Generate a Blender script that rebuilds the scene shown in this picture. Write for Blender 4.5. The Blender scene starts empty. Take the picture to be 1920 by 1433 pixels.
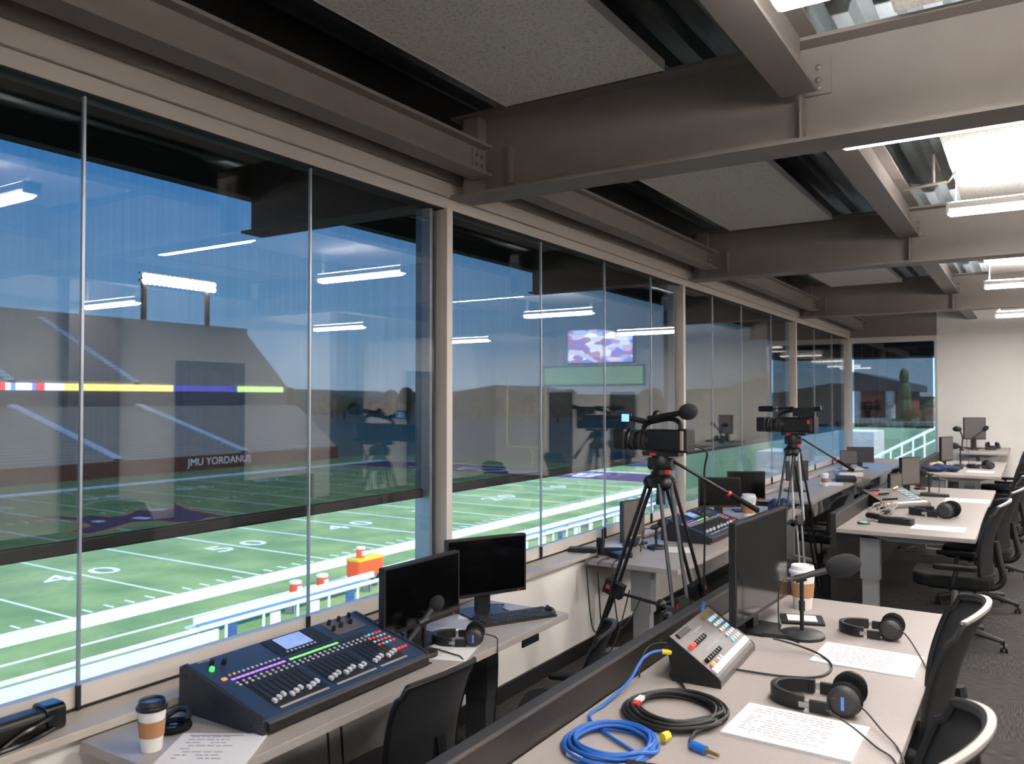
import bpy, bmesh, math, random
from mathutils import Vector, Matrix
random.seed(7)
R = math.radians
SC = bpy.context.scene
COL = SC.collection
PI = math.pi

# ------------------------------------------------------------------ camera
cam_d = bpy.data.cameras.new('camera'); cam = bpy.data.objects.new('camera', cam_d); COL.objects.link(cam)
cam.location = (0, 0, 1.94); cam.rotation_euler = (R(90 + 1.183), 0, R(32.474))
cam_d.sensor_width = 36; cam_d.lens = 36 * 1536.5 / 1920; cam_d.clip_end = 2000; cam_d.clip_start = .05
cam_d.dof.use_dof = True; cam_d.dof.focus_distance = 4.6; cam_d.dof.aperture_fstop = 3.2
SC.camera = cam
SC.view_settings.view_transform = 'Standard'; SC.view_settings.look = 'None'
SC.view_settings.exposure = 0.2; SC.view_settings.gamma = 1; SC.view_settings.use_curve_mapping = False
SC.cycles.use_denoising = True
SC.cycles.max_bounces = 10; SC.cycles.transparent_max_bounces = 24; SC.cycles.sample_clamp_indirect = 8
SC.cycles.caustics_reflective = False; SC.cycles.caustics_refractive = False

# ------------------------------------------------------------------ world: overcast blue dusk sky
W = bpy.data.worlds.new('world'); SC.world = W; W.use_nodes = True
nt = W.node_tree; nt.nodes.clear()
def N(t, ty, **k):
    n = t.nodes.new(ty)
    for a, b in k.items(): setattr(n, a, b)
    return n
wo = N(nt, 'ShaderNodeOutputWorld'); bg = N(nt, 'ShaderNodeBackground'); tc = N(nt, 'ShaderNodeTexCoord')
sx = N(nt, 'ShaderNodeSeparateXYZ'); rp = N(nt, 'ShaderNodeValToRGB'); nz = N(nt, 'ShaderNodeTexNoise'); mx = N(nt, 'ShaderNodeMixRGB')
mp = N(nt, 'ShaderNodeMapping'); mp.inputs['Scale'].default_value = (1, 1, 4)
nt.links.new(tc.outputs['Generated'], sx.inputs[0]); nt.links.new(sx.outputs['Z'], rp.inputs[0])
nt.links.new(tc.outputs['Generated'], mp.inputs[0]); nt.links.new(mp.outputs[0], nz.inputs['Vector'])
nz.inputs['Scale'].default_value = 2.2; nz.inputs['Detail'].default_value = 3
cr = rp.color_ramp
cr.elements[0].position = 0.0; cr.elements[0].color = (.50, .78, 1.1, 1)
cr.elements[1].position = .5; cr.elements[1].color = (.05, .28, .78, 1)
e = cr.elements.new(.12); e.color = (.27, .62, 1.12, 1)
e = cr.elements.new(.26); e.color = (.10, .42, 1.05, 1)
nr = N(nt, 'ShaderNodeValToRGB'); nr.color_ramp.elements[0].position = .45; nr.color_ramp.elements[1].position = .75
nt.links.new(nz.outputs[0], nr.inputs[0])
mx.inputs[2].default_value = (.5, .62, .8, 1)
mm = N(nt, 'ShaderNodeMath', operation='MULTIPLY'); mm.inputs[1].default_value = .22
nt.links.new(nr.outputs[0], mm.inputs[0]); nt.links.new(mm.outputs[0], mx.inputs[0])
nt.links.new(rp.outputs[0], mx.inputs[1]); nt.links.new(mx.outputs[0], bg.inputs[0]); nt.links.new(bg.outputs[0], wo.inputs[0])
bg.inputs[1].default_value = 1.7
# unseen floodlight spots, added above and behind this building to brighten the field
for i_, (fx, fy, tx, ty) in enumerate(((18, -30, -50, 20), (18, 60, -52, 50), (18, 125, -60, 90))):
    l_ = bpy.data.lights.new('floodlight', 'SPOT'); l_.energy = 2.25e5; l_.spot_size = R(95); l_.spot_blend = .6; l_.shadow_soft_size = 3; l_.color = (1, .98, .93)
    o_ = bpy.data.objects.new('floodlight', l_); COL.objects.link(o_); o_.location = (fx, fy, 36)
    o_.rotation_euler = (Vector((tx, ty, -6.5)) - Vector((fx, fy, 36))).to_track_quat('-Z', 'Y').to_euler()

# ------------------------------------------------------------------ materials
def lin(c):
    c = c / 255.0
    return c / 12.92 if c <= .04045 else ((c + .055) / 1.055) ** 2.4
def rgb(r, g, b): return (lin(r), lin(g), lin(b), 1)
def mat(name, c, rough=.5, metal=0, em=None, es=0, spec=.5, noise=0, nscale=20, bump=0, stretch=None, coat=0):
    m = bpy.data.materials.new(name); m.use_nodes = True
    t = m.node_tree; b = t.nodes['Principled BSDF']
    c = rgb(*c)
    b.inputs['Base Color'].default_value = c; b.inputs['Roughness'].default_value = rough; b.inputs['Metallic'].default_value = metal
    b.inputs['Specular IOR Level'].default_value = spec
    if coat: b.inputs['Coat Weight'].default_value = coat; b.inputs['Coat Roughness'].default_value = .1
    if em: b.inputs['Emission Color'].default_value = rgb(*em); b.inputs['Emission Strength'].default_value = es
    if noise or bump:
        tc = N(t, 'ShaderNodeTexCoord'); n = N(t, 'ShaderNodeTexNoise'); n.inputs['Scale'].default_value = nscale; n.inputs['Detail'].default_value = 4
        src = tc.outputs['Object']
        if stretch:
            mp = N(t, 'ShaderNodeMapping'); mp.inputs['Scale'].default_value = stretch; t.links.new(src, mp.inputs[0]); src = mp.outputs[0]
        t.links.new(src, n.inputs['Vector'])
        if noise:
            r = N(t, 'ShaderNodeValToRGB'); r.color_ramp.elements[0].position = .3; r.color_ramp.elements[1].position = .7
            r.color_ramp.elements[0].color = tuple(x * (1 - noise) for x in c[:3]) + (1,)
            r.color_ramp.elements[1].color = tuple(min(1, x * (1 + noise)) for x in c[:3]) + (1,)
            t.links.new(n.outputs[0], r.inputs[0]); t.links.new(r.outputs[0], b.inputs['Base Color'])
        if bump:
            bp = N(t, 'ShaderNodeBump'); bp.inputs['Strength'].default_value = bump; bp.inputs['Distance'].default_value = .01
            t.links.new(n.outputs[0], bp.inputs['Height']); t.links.new(bp.outputs[0], b.inputs['Normal'])
    return m
M = {}
def mk(k, *a, **kw): M[k] = mat(k, *a, **kw)
mk('cream_wall', (236, 230, 223), .8, noise=.03, nscale=3)
mk('grey_wall', (150, 150, 150), .8, noise=.04)
mk('steel_paint', (130, 122, 117), .5, noise=.04, nscale=6)
mk('bolt', (130, 120, 112), .45, metal=.3)
mk('deck_metal', (105, 112, 114), .38, metal=.85, noise=.15, nscale=9, stretch=(3, .5, 1))
mk('alu', (208, 199, 190), .5, metal=.0)
mk('alu_cool', (176, 182, 190), .35, metal=.6)
mk('black_gasket', (14, 12, 12), .6)
mk('ledge', (186, 176, 166), .4, noise=.03)
mk('laminate', (158, 150, 145), .42, noise=.025, nscale=60)
mk('laminate_edge', (170, 162, 154), .5)
mk('desk_steel', (152, 154, 156), .45, metal=.3)
mk('desk_dark', (58, 60, 64), .45, metal=.3)
mk('partition', (34, 29, 27), .45, noise=.06, nscale=40)
mk('partition_edge', (80, 74, 70), .4)
mk('black', (11, 11, 12), .5)
mk('black_soft', (7, 7, 8), .85, spec=.25)
mk('black_mesh', (9, 10, 13), .9, noise=.2, nscale=400)
mk('black_gloss', (8, 8, 10), .16)
mk('screen_off', (5, 5, 6), .12, spec=.6)
mk('dark_grey', (42, 42, 44), .5)
mk('foam', (24, 25, 29), .95, bump=.6, nscale=400)
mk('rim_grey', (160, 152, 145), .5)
mk('chrome', (200, 200, 200), .25, metal=1)
mk('mixer_blue', (34, 52, 78), .42, noise=.03)
mk('mixer_panel', (22, 27, 36), .45)
mk('mixer_side', (30, 33, 40), .4)
mk('fader_cap', (205, 208, 212), .4)
mk('btn', (185, 188, 192), .5)
mk('btn_red', (225, 60, 55), .5, em=(230, 60, 50), es=.6)
mk('btn_green', (70, 200, 90), .5, em=(90, 220, 100), es=.8)
mk('btn_cyan', (90, 190, 205), .5, em=(90, 190, 210), es=.6)
mk('btn_orange', (220, 140, 90), .5, em=(230, 140, 80), es=.5)
mk('led_purple', (170, 110, 230), .5, em=(160, 110, 240), es=1.0)
mk('led_green', (120, 230, 110), .5, em=(120, 230, 110), es=1.0)
mk('lcd', (120, 140, 190), .3, em=(120, 145, 200), es=.75, noise=.3, nscale=25)
mk('lcd_bright', (130, 180, 240), .3, em=(120, 175, 245), es=1.4, noise=.4, nscale=60)
mk('grey_panel', (88, 82, 80), .45, noise=.05)
mk('print', (112, 110, 116), .9)
mk('print_blue', (70, 85, 130), .9)
mk('paper', (220, 217, 217), .85)
mk('cup_white', (232, 228, 222), .6)
mk('cup_sleeve', (166, 120, 84), .85, noise=.06)
mk('lid_black', (20, 24, 32), .3)
mk('cable_black', (24, 22, 22), .5)
mk('cable_blue', (38, 96, 176), .42)
mk('plug_blue', (30, 104, 190), .4)
mk('gold', (190, 160, 90), .3, metal=.9)
mk('yellow', (228, 200, 50), .5)
mk('white_plastic', (225, 225, 228), .4)
mk('red', (200, 40, 40), .5)
mk('blue_mark', (90, 140, 230), .5)
mk('cloth_blue', (34, 48, 84), .9, bump=.5, nscale=40, noise=.2)
mk('tan', (190, 165, 130), .8, noise=.15)
mk('lamp_white', (225, 222, 220), .4)
mk('dark_door', (72, 62, 58), .5, noise=.05)
mk('door_frame', (32, 36, 46), .5)
mk('black_base', (20, 17, 16), .5)
mk('bag', (190, 195, 200), .3)
# outdoors
mk('white_paint', (245, 248, 250), .6)
mk('concrete', (150, 152, 148), .85, noise=.08, nscale=.4)
mk('seat_grey', (148, 150, 146), .8, noise=.06, nscale=.3)
mk('brick', (84, 46, 44), .8, noise=.08, nscale=1)
mk('brick_bright', (140, 66, 60), .8, noise=.08, nscale=1)
mk('canopy', (34, 40, 42), .6)
mk('far_white', (225, 232, 240), .6)
mk('orange', (250, 96, 52), .5)
mk('goal_yellow', (225, 225, 110), .5)
mk('logo_purple', (92, 60, 84), .8)
mk('logo_gold', (200, 140, 90), .8)
mk('far_green', (98, 116, 100), .9, noise=.2, nscale=.15)
mk('hill', (128, 134, 112), .95, noise=.2, nscale=.05)
mk('foliage', (104, 116, 84), .95, noise=.35, nscale=.3)
mk('foliage_autumn', (100, 80, 58), .95, noise=.35, nscale=.3)
mk('bark', (70, 60, 52), .9)
mk('lawn', (128, 150, 116), .9, noise=.15, nscale=.2)
mk('navy_pad', (60, 92, 140), .7)
mk('roof_dark', (70, 84, 96), .7)
mk('window_blue', (90, 120, 160), .2)
mk('tower_brown', (110, 98, 88), .7)
mk('led_yellow', (240, 220, 120), .5, em=(250, 226, 130), es=5)
mk('led_red', (230, 60, 80), .5, em=(235, 50, 80), es=4)
mk('led_white', (240, 245, 255), .5, em=(235, 240, 255), es=5)
mk('led_blue', (90, 140, 230), .5, em=(110, 150, 250), es=4)
mk('led_violet', (90, 90, 190), .5, em=(100, 100, 200), es=2)
mk('led_lime', (200, 230, 140), .5, em=(205, 235, 150), es=4)
mk('flood', (255, 255, 255), .5, em=(255, 255, 250), es=60)
mk('tube', (255, 252, 245), .5, em=(255, 248, 241), es=34)

def turf():
    m = bpy.data.materials.new('turf'); m.use_nodes = True; t = m.node_tree; b = t.nodes['Principled BSDF']; b.inputs['Roughness'].default_value = .9
    tc = N(t, 'ShaderNodeTexCoord'); a = N(t, 'ShaderNodeTexNoise'); a.inputs['Scale'].default_value = .35; a.inputs['Detail'].default_value = 6
    r = N(t, 'ShaderNodeValToRGB'); r.color_ramp.elements[0].color = rgb(112, 138, 80); r.color_ramp.elements[1].color = rgb(146, 164, 98)
    r.color_ramp.elements[0].position = .35; r.color_ramp.elements[1].position = .65
    t.links.new(tc.outputs['Object'], a.inputs['Vector']); t.links.new(a.outputs[0], r.inputs[0]); t.links.new(r.outputs[0], b.inputs['Base Color'])
    return m
M['turf'] = turf()
def carpet():
    m = bpy.data.materials.new('carpet'); m.use_nodes = True; t = m.node_tree; b = t.nodes['Principled BSDF']; b.inputs['Roughness'].default_value = .95
    tc = N(t, 'ShaderNodeTexCoord')
    ck = N(t, 'ShaderNodeTexChecker'); ck.inputs['Scale'].default_value = 1 / .61
    m1 = N(t, 'ShaderNodeMapping'); m1.inputs['Scale'].default_value = (170, 11, 1); m2 = N(t, 'ShaderNodeMapping'); m2.inputs['Scale'].default_value = (11, 170, 1)
    n1 = N(t, 'ShaderNodeTexNoise'); n2 = N(t, 'ShaderNodeTexNoise')
    for n in (n1, n2): n.inputs['Scale'].default_value = 1; n.inputs['Detail'].default_value = 1
    mxx = N(t, 'ShaderNodeMixRGB'); r = N(t, 'ShaderNodeValToRGB')
    r.color_ramp.elements[0].color = rgb(26, 24, 23); r.color_ramp.elements[1].color = rgb(64, 60, 57)
    r.color_ramp.elements[0].position = .38; r.color_ramp.elements[1].position = .64
    L = t.links.new
    L(tc.outputs['Object'], ck.inputs['Vector']); L(tc.outputs['Object'], m1.inputs[0]); L(tc.outputs['Object'], m2.inputs[0])
    L(m1.outputs[0], n1.inputs['Vector']); L(m2.outputs[0], n2.inputs['Vector'])
    L(ck.outputs['Fac'], mxx.inputs[0]); L(n1.outputs[0], mxx.inputs[1]); L(n2.outputs[0], mxx.inputs[2])
    L(mxx.outputs[0], r.inputs[0]); L(r.outputs[0], b.inputs['Base Color'])
    return m
M['carpet'] = carpet()
def acoustic():
    m = bpy.data.materials.new('acoustic'); m.use_nodes = True; t = m.node_tree; b = t.nodes['Principled BSDF']; b.inputs['Roughness'].default_value = .95
    tc = N(t, 'ShaderNodeTexCoord'); n = N(t, 'ShaderNodeTexNoise'); n.inputs['Scale'].default_value = 55; n.inputs['Detail'].default_value = 8; n.inputs['Roughness'].default_value = .8
    r = N(t, 'ShaderNodeValToRGB'); r.color_ramp.elements[0].color = rgb(158, 153, 147); r.color_ramp.elements[1].color = rgb(240, 235, 228)
    r.color_ramp.elements[0].position = .3; r.color_ramp.elements[1].position = .5
    L = t.links.new; L(tc.outputs['Object'], n.inputs['Vector']); L(n.outputs[0], r.inputs[0]); L(r.outputs[0], b.inputs['Base Color'])
    bp = N(t, 'ShaderNodeBump'); bp.inputs['Strength'].default_value = .5; bp.inputs['Distance'].default_value = .01; L(n.outputs[0], bp.inputs['Height']); L(bp.outputs[0], b.inputs['Normal'])
    return m
M['acoustic'] = acoustic()
def glass(name, tint, k):
    m = bpy.data.materials.new(name); m.use_nodes = True; t = m.node_tree; t.nodes.clear()
    o = N(t, 'ShaderNodeOutputMaterial'); mixs = N(t, 'ShaderNodeMixShader'); tr = N(t, 'ShaderNodeBsdfTransparent'); g = N(t, 'ShaderNodeBsdfGlossy')
    tr.inputs[0].default_value = tint; g.inputs['Roughness'].default_value = .0; g.inputs[0].default_value = (1, 1, 1, 1)
    lw = N(t, 'ShaderNodeLayerWeight'); lw.inputs[0].default_value = .5; pw = N(t, 'ShaderNodeMath', operation='POWER'); pw.inputs[1].default_value = 5
    mr = N(t, 'ShaderNodeMapRange'); mr.inputs[3].default_value = .045 * k; mr.inputs[4].default_value = .95
    L = t.links.new; L(lw.outputs['Facing'], pw.inputs[0]); L(pw.outputs[0], mr.inputs[0]); L(mr.outputs[0], mixs.inputs[0]); L(tr.outputs[0], mixs.inputs[1]); L(g.outputs[0], mixs.inputs[2]); L(mixs.outputs[0], o.inputs[0])
    return m
M['glass'] = glass('glass', (.97, .985, .98, 1), 1.5)
M['clear_bag'] = glass('clear_bag', (.8, .82, .84, 1), 2.0)
def shade_mat(name='shade_mesh', o0=.50):
    m = bpy.data.materials.new(name); m.use_nodes = True; t = m.node_tree; t.nodes.clear()
    o = N(t, 'ShaderNodeOutputMaterial'); mixs = N(t, 'ShaderNodeMixShader'); tr = N(t, 'ShaderNodeBsdfTransparent'); d = N(t, 'ShaderNodeBsdfDiffuse')
    d.inputs[0].default_value = rgb(13, 15, 16); tr.inputs[0].default_value = (1, 1, 1, 1)
    # woven screen cloth: fine irregular vertical threads change how open the weave is
    tc = N(t, 'ShaderNodeTexCoord'); mp = N(t, 'ShaderNodeMapping'); mp.inputs['Scale'].default_value = (1, 60, .5); n = N(t, 'ShaderNodeTexNoise'); n.inputs['Scale'].default_value = 1; n.inputs['Detail'].default_value = 3
    mr = N(t, 'ShaderNodeMapRange'); mr.inputs[1].default_value = .3; mr.inputs[2].default_value = .7; mr.inputs[3].default_value = o0 + .035; mr.inputs[4].default_value = o0
    L = t.links.new; L(tc.outputs['Object'], mp.inputs[0]); L(mp.outputs[0], n.inputs['Vector']); L(n.outputs[0], mr.inputs[0])
    # the weave closes up when looked at along the cloth
    lw = N(t, 'ShaderNodeLayerWeight'); lw.inputs[0].default_value = .5; pw = N(t, 'ShaderNodeMath', operation='POWER'); pw.inputs[1].default_value = 3
    ma = N(t, 'ShaderNodeMath', operation='MULTIPLY_ADD'); ma.inputs[1].default_value = .75; ma.use_clamp = True
    L(lw.outputs['Facing'], pw.inputs[0]); L(pw.outputs[0], ma.inputs[0]); L(mr.outputs[0], ma.inputs[2]); L(ma.outputs[0], mixs.inputs[0])
    L(tr.outputs[0], mixs.inputs[1]); L(d.outputs[0], mixs.inputs[2]); L(mixs.outputs[0], o.inputs[0])
    return m
M['shade'] = shade_mat()
M['shade_dense'] = shade_mat('shade_mesh_dense', .60)
def video():
    m = bpy.data.materials.new('video_wall'); m.use_nodes = True; t = m.node_tree; b = t.nodes['Principled BSDF']
    tc = N(t, 'ShaderNodeTexCoord'); v = N(t, 'ShaderNodeTexVoronoi'); v.inputs['Scale'].default_value = 4
    mp = N(t, 'ShaderNodeMapping'); mp.inputs['Scale'].default_value = (1, 1, 2.6)
    r = N(t, 'ShaderNodeValToRGB'); sp = N(t, 'ShaderNodeSeparateColor')
    cr = r.color_ramp; cr.elements[0].color = rgb(90, 110, 200); cr.elements[1].color = rgb(230, 235, 245)
    for p, c in ((.3, (150, 90, 120)), (.5, (200, 205, 240)), (.7, (120, 140, 190))):
        e = cr.elements.new(p); e.color = rgb(*c)
    L = t.links.new; L(tc.outputs['Object'], mp.inputs[0]); L(mp.outputs[0], v.inputs['Vector']); L(v.outputs['Color'], sp.inputs[0]); L(sp.outputs[0], r.inputs[0])
    L(r.outputs[0], b.inputs['Emission Color']); b.inputs['Emission Strength'].default_value = 5; b.inputs['Base Color'].default_value = (0, 0, 0, 1)
    return m
M['video'] = video()
mk('video_green', (100, 130, 80), .5, em=(110, 140, 80), es=1.6, noise=.2, nscale=2)

# ------------------------------------------------------------------ mesh builder
class MB:
    def __init__(s): s.v = []; s.f = []; s.m = []; s.T = None; s.sm = []
    def add(s, vs, fs, mi=0, smooth=False):
        o = len(s.v)
        if s.T is not None: vs = [s.T @ Vector(v) for v in vs]
        s.v += [tuple(v) for v in vs]; s.f += [tuple(i + o for i in f) for f in fs]; s.m += [mi] * len(fs); s.sm += [smooth] * len(fs); return s
    def box(s, x0, x1, y0, y1, z0, z1, mi=0):
        x0, x1 = min(x0, x1), max(x0, x1); y0, y1 = min(y0, y1), max(y0, y1); z0, z1 = min(z0, z1), max(z0, z1)
        vs = [(x, y, z) for z in (z0, z1) for (x, y) in ((x0, y0), (x1, y0), (x1, y1), (x0, y1))]
        return s.add(vs, [(3, 2, 1, 0), (4, 5, 6, 7), (0, 1, 5, 4), (1, 2, 6, 5), (2, 3, 7, 6), (3, 0, 4, 7)], mi)
    def prism(s, pts, a, b, axis='y', mi=0):
        # polygon pts in the plane normal to axis, extruded a..b
        f = {'x': lambda p, t: (t, p[0], p[1]), 'y': lambda p, t: (p[0], t, p[1]), 'z': lambda p, t: (p[0], p[1], t)}[axis]
        n = len(pts); vs = [f(p, a) for p in pts] + [f(p, b) for p in pts]
        area = sum(pts[i][0] * pts[(i + 1) % n][1] - pts[(i + 1) % n][0] * pts[i][1] for i in range(n))
        fs = [tuple(range(n)), tuple(range(2 * n - 1, n - 1, -1))] + [(i, i + n, (i + 1) % n + n, (i + 1) % n) for i in range(n)]
        flip = (area > 0) == (axis != 'y'); flip = flip if b > a else not flip
        if flip: fs = [tuple(reversed(q)) for q in fs]
        return s.add(vs, fs, mi)
    def rbox(s, x0, x1, y0, y1, z0, z1, r, mi=0, seg=4, axis='z'):
        # box with corners rounded in the plane normal to axis
        A = {'z': (x0, x1, y0, y1, z0, z1), 'x': (y0, y1, z0, z1, x0, x1), 'y': (x0, x1, z0, z1, y0, y1)}[axis]
        pts = []
        for cx, cy, a0 in ((A[1] - r, A[3] - r, 0), (A[0] + r, A[3] - r, 90), (A[0] + r, A[2] + r, 180), (A[1] - r, A[2] + r, 270)):
            for k in range(seg + 1):
                a = R(a0 + 90 * k / seg); pts.append((cx + r * math.cos(a), cy + r * math.sin(a)))
        return s.prism(pts, A[4], A[5], axis, mi)
    def tube(s, pts, r, mi=0, seg=8, closed=False, cap=True):
        P = [Vector(p) for p in pts]; n = len(P); rr = r if isinstance(r, (list, tuple)) else [r] * n
        T = []
        for i in range(n):
            a = P[(i - 1) % n] if (i > 0 or closed) else P[0]; b = P[(i + 1) % n] if (i < n - 1 or closed) else P[-1]
            d = (b - a); T.append(d.normalized() if d.length > 1e-9 else Vector((0, 0, 1)))
        u = T[0].orthogonal().normalized(); vs = []
        for i in range(n):
            u = (u - T[i] * u.dot(T[i])); u = u.normalized() if u.length > 1e-6 else T[i].orthogonal().normalized(); w = T[i].cross(u)
            for k in range(seg):
                a = 2 * PI * k / seg; vs.append(P[i] + (u * math.cos(a) + w * math.sin(a)) * rr[i])
        fs = []
        for i in range(n if closed else n - 1):
            j = (i + 1) % n
            for k in range(seg): fs.append((i * seg + k, i * seg + (k + 1) % seg, j * seg + (k + 1) % seg, j * seg + k))
        if cap and not closed: fs += [tuple(range(seg - 1, -1, -1)), tuple((n - 1) * seg + k for k in range(seg))]
        return s.add(vs, fs, mi, True)
    def lathe(s, prof, c=(0, 0, 0), mi=0, seg=24, axis=(0, 0, 1)):
        # prof: (radius, height) pairs going up
        q = Vector(axis).normalized().to_track_quat('Z', 'Y').to_matrix(); c = Vector(c); vs = []; n = len(prof)
        for (r, h) in prof:
            for k in range(seg):
                a = 2 * PI * k / seg; vs.append(c + q @ Vector((r * math.cos(a), r * math.sin(a), h)))
        fs = [(i * seg + k, i * seg + (k + 1) % seg, (i + 1) * seg + (k + 1) % seg, (i + 1) * seg + k) for i in range(n - 1) for k in range(seg)]
        fs += [tuple(range(seg - 1, -1, -1)), tuple((n - 1) * seg + k for k in range(seg))]
        return s.add(vs, fs, mi, True)
    def ball(s, c, r, mi=0, seg=16, rings=10, sc=(1, 1, 1), axis=(0, 0, 1)):
        q = Vector(axis).normalized().to_track_quat('Z', 'Y').to_matrix(); c = Vector(c); vs = []; fs = []
        for i in range(rings + 1):
            th = PI * i / rings
            for k in range(seg):
                a = 2 * PI * k / seg
                vs.append(c + q @ Vector((r * sc[0] * math.sin(th) * math.cos(a), r * sc[1] * math.sin(th) * math.sin(a), -r * sc[2] * math.cos(th))))
        for i in range(rings):
            for k in range(seg): fs.append((i * seg + k, i * seg + (k + 1) % seg, (i + 1) * seg + (k + 1) % seg, (i + 1) * seg + k))
        return s.add(vs, fs, mi, True)
    def text(s, txt, size, T, mi=0, ext=.002, align='CENTER'):
        cu = bpy.data.curves.new('t', 'FONT'); cu.body = txt; cu.size = size; cu.extrude = ext; cu.align_x = align; cu.align_y = 'CENTER'; cu.resolution_u = 3
        o = bpy.data.objects.new('t', cu); COL.objects.link(o)
        me = bpy.data.meshes.new_from_object(o.evaluated_get(bpy.context.evaluated_depsgraph_get()))
        old = s.T; s.T = T if old is None else old @ T
        s.add([v.co.copy() for v in me.vertices], [tuple(p.vertices) for p in me.polygons], mi); s.T = old
        bpy.data.objects.remove(o); bpy.data.meshes.remove(me); bpy.data.curves.remove(cu); return s
    def build(s, name, mats, parent=None, bevel=0, seg=2):
        me = bpy.data.meshes.new(name); me.from_pydata(s.v, [], s.f); me.update()
        if isinstance(mats, str): mats = [mats]
        for k in mats: me.materials.append(M[k])
        me.polygons.foreach_set('material_index', s.m); me.polygons.foreach_set('use_smooth', s.sm)
        o = bpy.data.objects.new(name, me); COL.objects.link(o)
        if parent: o.parent = parent
        if bevel:
            b = o.modifiers.new('bevel', 'BEVEL'); b.width = bevel; b.segments = seg; b.limit_method = 'ANGLE'
        if any(s.sm):
            try:
                me.set_sharp_from_angle(angle=R(40))
            except Exception: pass
        return o
def tag(o, label, cat, group=None, kind=None):
    o['label'] = label; o['category'] = cat
    if group: o['group'] = group
    if kind: o['kind'] = kind
    return o
def thing(name, label, cat, loc=(0, 0, 0), rz=0, group=None, scale=1, rx=0):
    o = bpy.data.objects.new(name, None); COL.objects.link(o); o.location = loc; o.rotation_euler = (R(rx), 0, R(rz)); o.scale = (scale,) * 3
    o.empty_display_size = .1
    return tag(o, label, cat, group)
def struct(o): o['kind'] = 'structure'; return o
def dup(root, loc=None, rz=None, label=None, group=None, scale=None):
    r = root.copy(); COL.objects.link(r)
    if loc is not None: r.location = loc
    if rz is not None: r.rotation_euler = (0, 0, R(rz))
    if scale is not None: r.scale = (scale,) * 3
    if label: r['label'] = label
    if group: r['group'] = group
    def rec(a, b):
        for ch in list(a.children):
            c = ch.copy(); COL.objects.link(c); c.parent = b; rec(ch, c)
    rec(root, r); return r
def arc(cx, cy, r, a0, a1, n, z=0):
    return [(cx + r * math.cos(R(a0 + (a1 - a0) * i / n)), cy + r * math.sin(R(a0 + (a1 - a0) * i / n)), z) for i in range(n + 1)]
def spline(pts, n=8):
    P = [Vector(p) for p in pts]; out = []
    for i in range(len(P) - 1):
        p0 = P[max(i - 1, 0)]; p1 = P[i]; p2 = P[i + 1]; p3 = P[min(i + 2, len(P) - 1)]
        for k in range(n):
            t = k / n; out.append(.5 * ((2 * p1) + (-p0 + p2) * t + (2 * p0 - 5 * p1 + 4 * p2 - p3) * t * t + (-p0 + 3 * p1 - 3 * p2 + p3) * t ** 3))
    out.append(P[-1]); return out

# ================================================================== ROOM SHELL
XG = -3.05                       # glass plane
YB, YF, XR = -5.0, 17.0, 5.2
BEAMS = [(0, -.20), (1, 4.115), (2, 8.20), (3, 12.85)]
MUL = [-.02, 4.0, 7.98, 12.66, 16.85]
JOINTS = [[1.746 - .58 * 2, 1.746, 2.907], [5.186, 6.245, 7.239], [9.002, 10.092, 11.451], [14.094, 15.496]]
struct(MB().box(-2.93, XR, YB, YF + .1, -.12, 0).build('floor', 'carpet'))
# fluted metal deck
pts = []; x = XG - .1; z0, z1 = 3.80, 3.87
while x < XR: pts += [(x, z0), (x + .08, z0), (x + .105, z1), (x + .17, z1), (x + .195, z0)]; x += .195
d = MB(); poly = pts + [(x, 3.97), (XG - .1, 3.97)]
n = len(pts)
for i in range(n - 1):
    (xa, za), (xb, zb) = pts[i], pts[i + 1]
    d.add([(xa, YB, za), (xb, YB, zb), (xb, YF, zb), (xa, YF, za)], [(0, 3, 2, 1)])
d.box(XG - .1, XR, YB, YF, 3.9, 4.05)
struct(d.build('ceiling', 'deck_metal'))
# knee wall under the window with ledge
struct(MB().box(-3.02, -2.90, YB, YF, 0, .735).build('wall_left', 'cream_wall'))
struct(MB().box(-2.9, -2.885, YB, YF, 0, .105).build('baseboard_left', 'black_base'))
struct(MB().box(-3.09, -2.856, YB, YF, .735, .767).build('trim_1', 'ledge', bevel=.003))
o = MB().box(-3.10, -3.06, YB, YF, .767, .858, 0).box(-3.06, -3.052, YB, YF, .767, .777, 1)
struct(o.build('trim_2', ['alu', 'black_gasket']))
# header fascia above the glass, stepped, with fine joint line
o = MB().box(-3.12, -3.02, YB, YF, 3.105, 3.17).box(-3.12, -3.0, YB, YF, 3.174, 3.26).box(-3.12, -2.97, YB, YF, 3.262, 3.36, 1).box(-3.12, -3.025, YB, YF, 3.17, 3.174, 2).box(-3.12, -3.0205, YB, YF, 3.097, 3.105, 2)  # last box blackens the fascia underside so it does not look lit
struct(o.build('trim_3', ['alu', 'steel_paint', 'black_gasket']))
struct(MB().box(-3.20, -3.06, YB, YF, 3.36, 3.95).build('wall_upper', 'black_base'))  # black wall colour stands in for the unlit void between joist and deck
# far wall with window opening on its left
XW = -1.50
o = MB().box(XW, XR, YF, YF + .12, 0, 4.05).box(XG, XW, YF, YF + .12, 0, .70).box(XG, XW, YF, YF + .12, 3.12, 4.05, 1)
struct(o.build('wall_far', ['cream_wall', 'steel_paint']))
struct(MB().box(-2.88, XR, YF - .015, YF, 0, .105).build('baseboard_far', 'black_base'))
struct(MB().box(XR, XR + .12, YB, YF + .1, 0, 4.05).build('wall_right', 'cream_wall'))
struct(MB().box(XR - .015, XR, YB, YF, 0, .105).build('baseboard_right', 'black_base'))
struct(MB().box(XG - .1, XR, YB - .12, YB, 0, 4.05).build('wall_back', 'cream_wall'))
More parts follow.
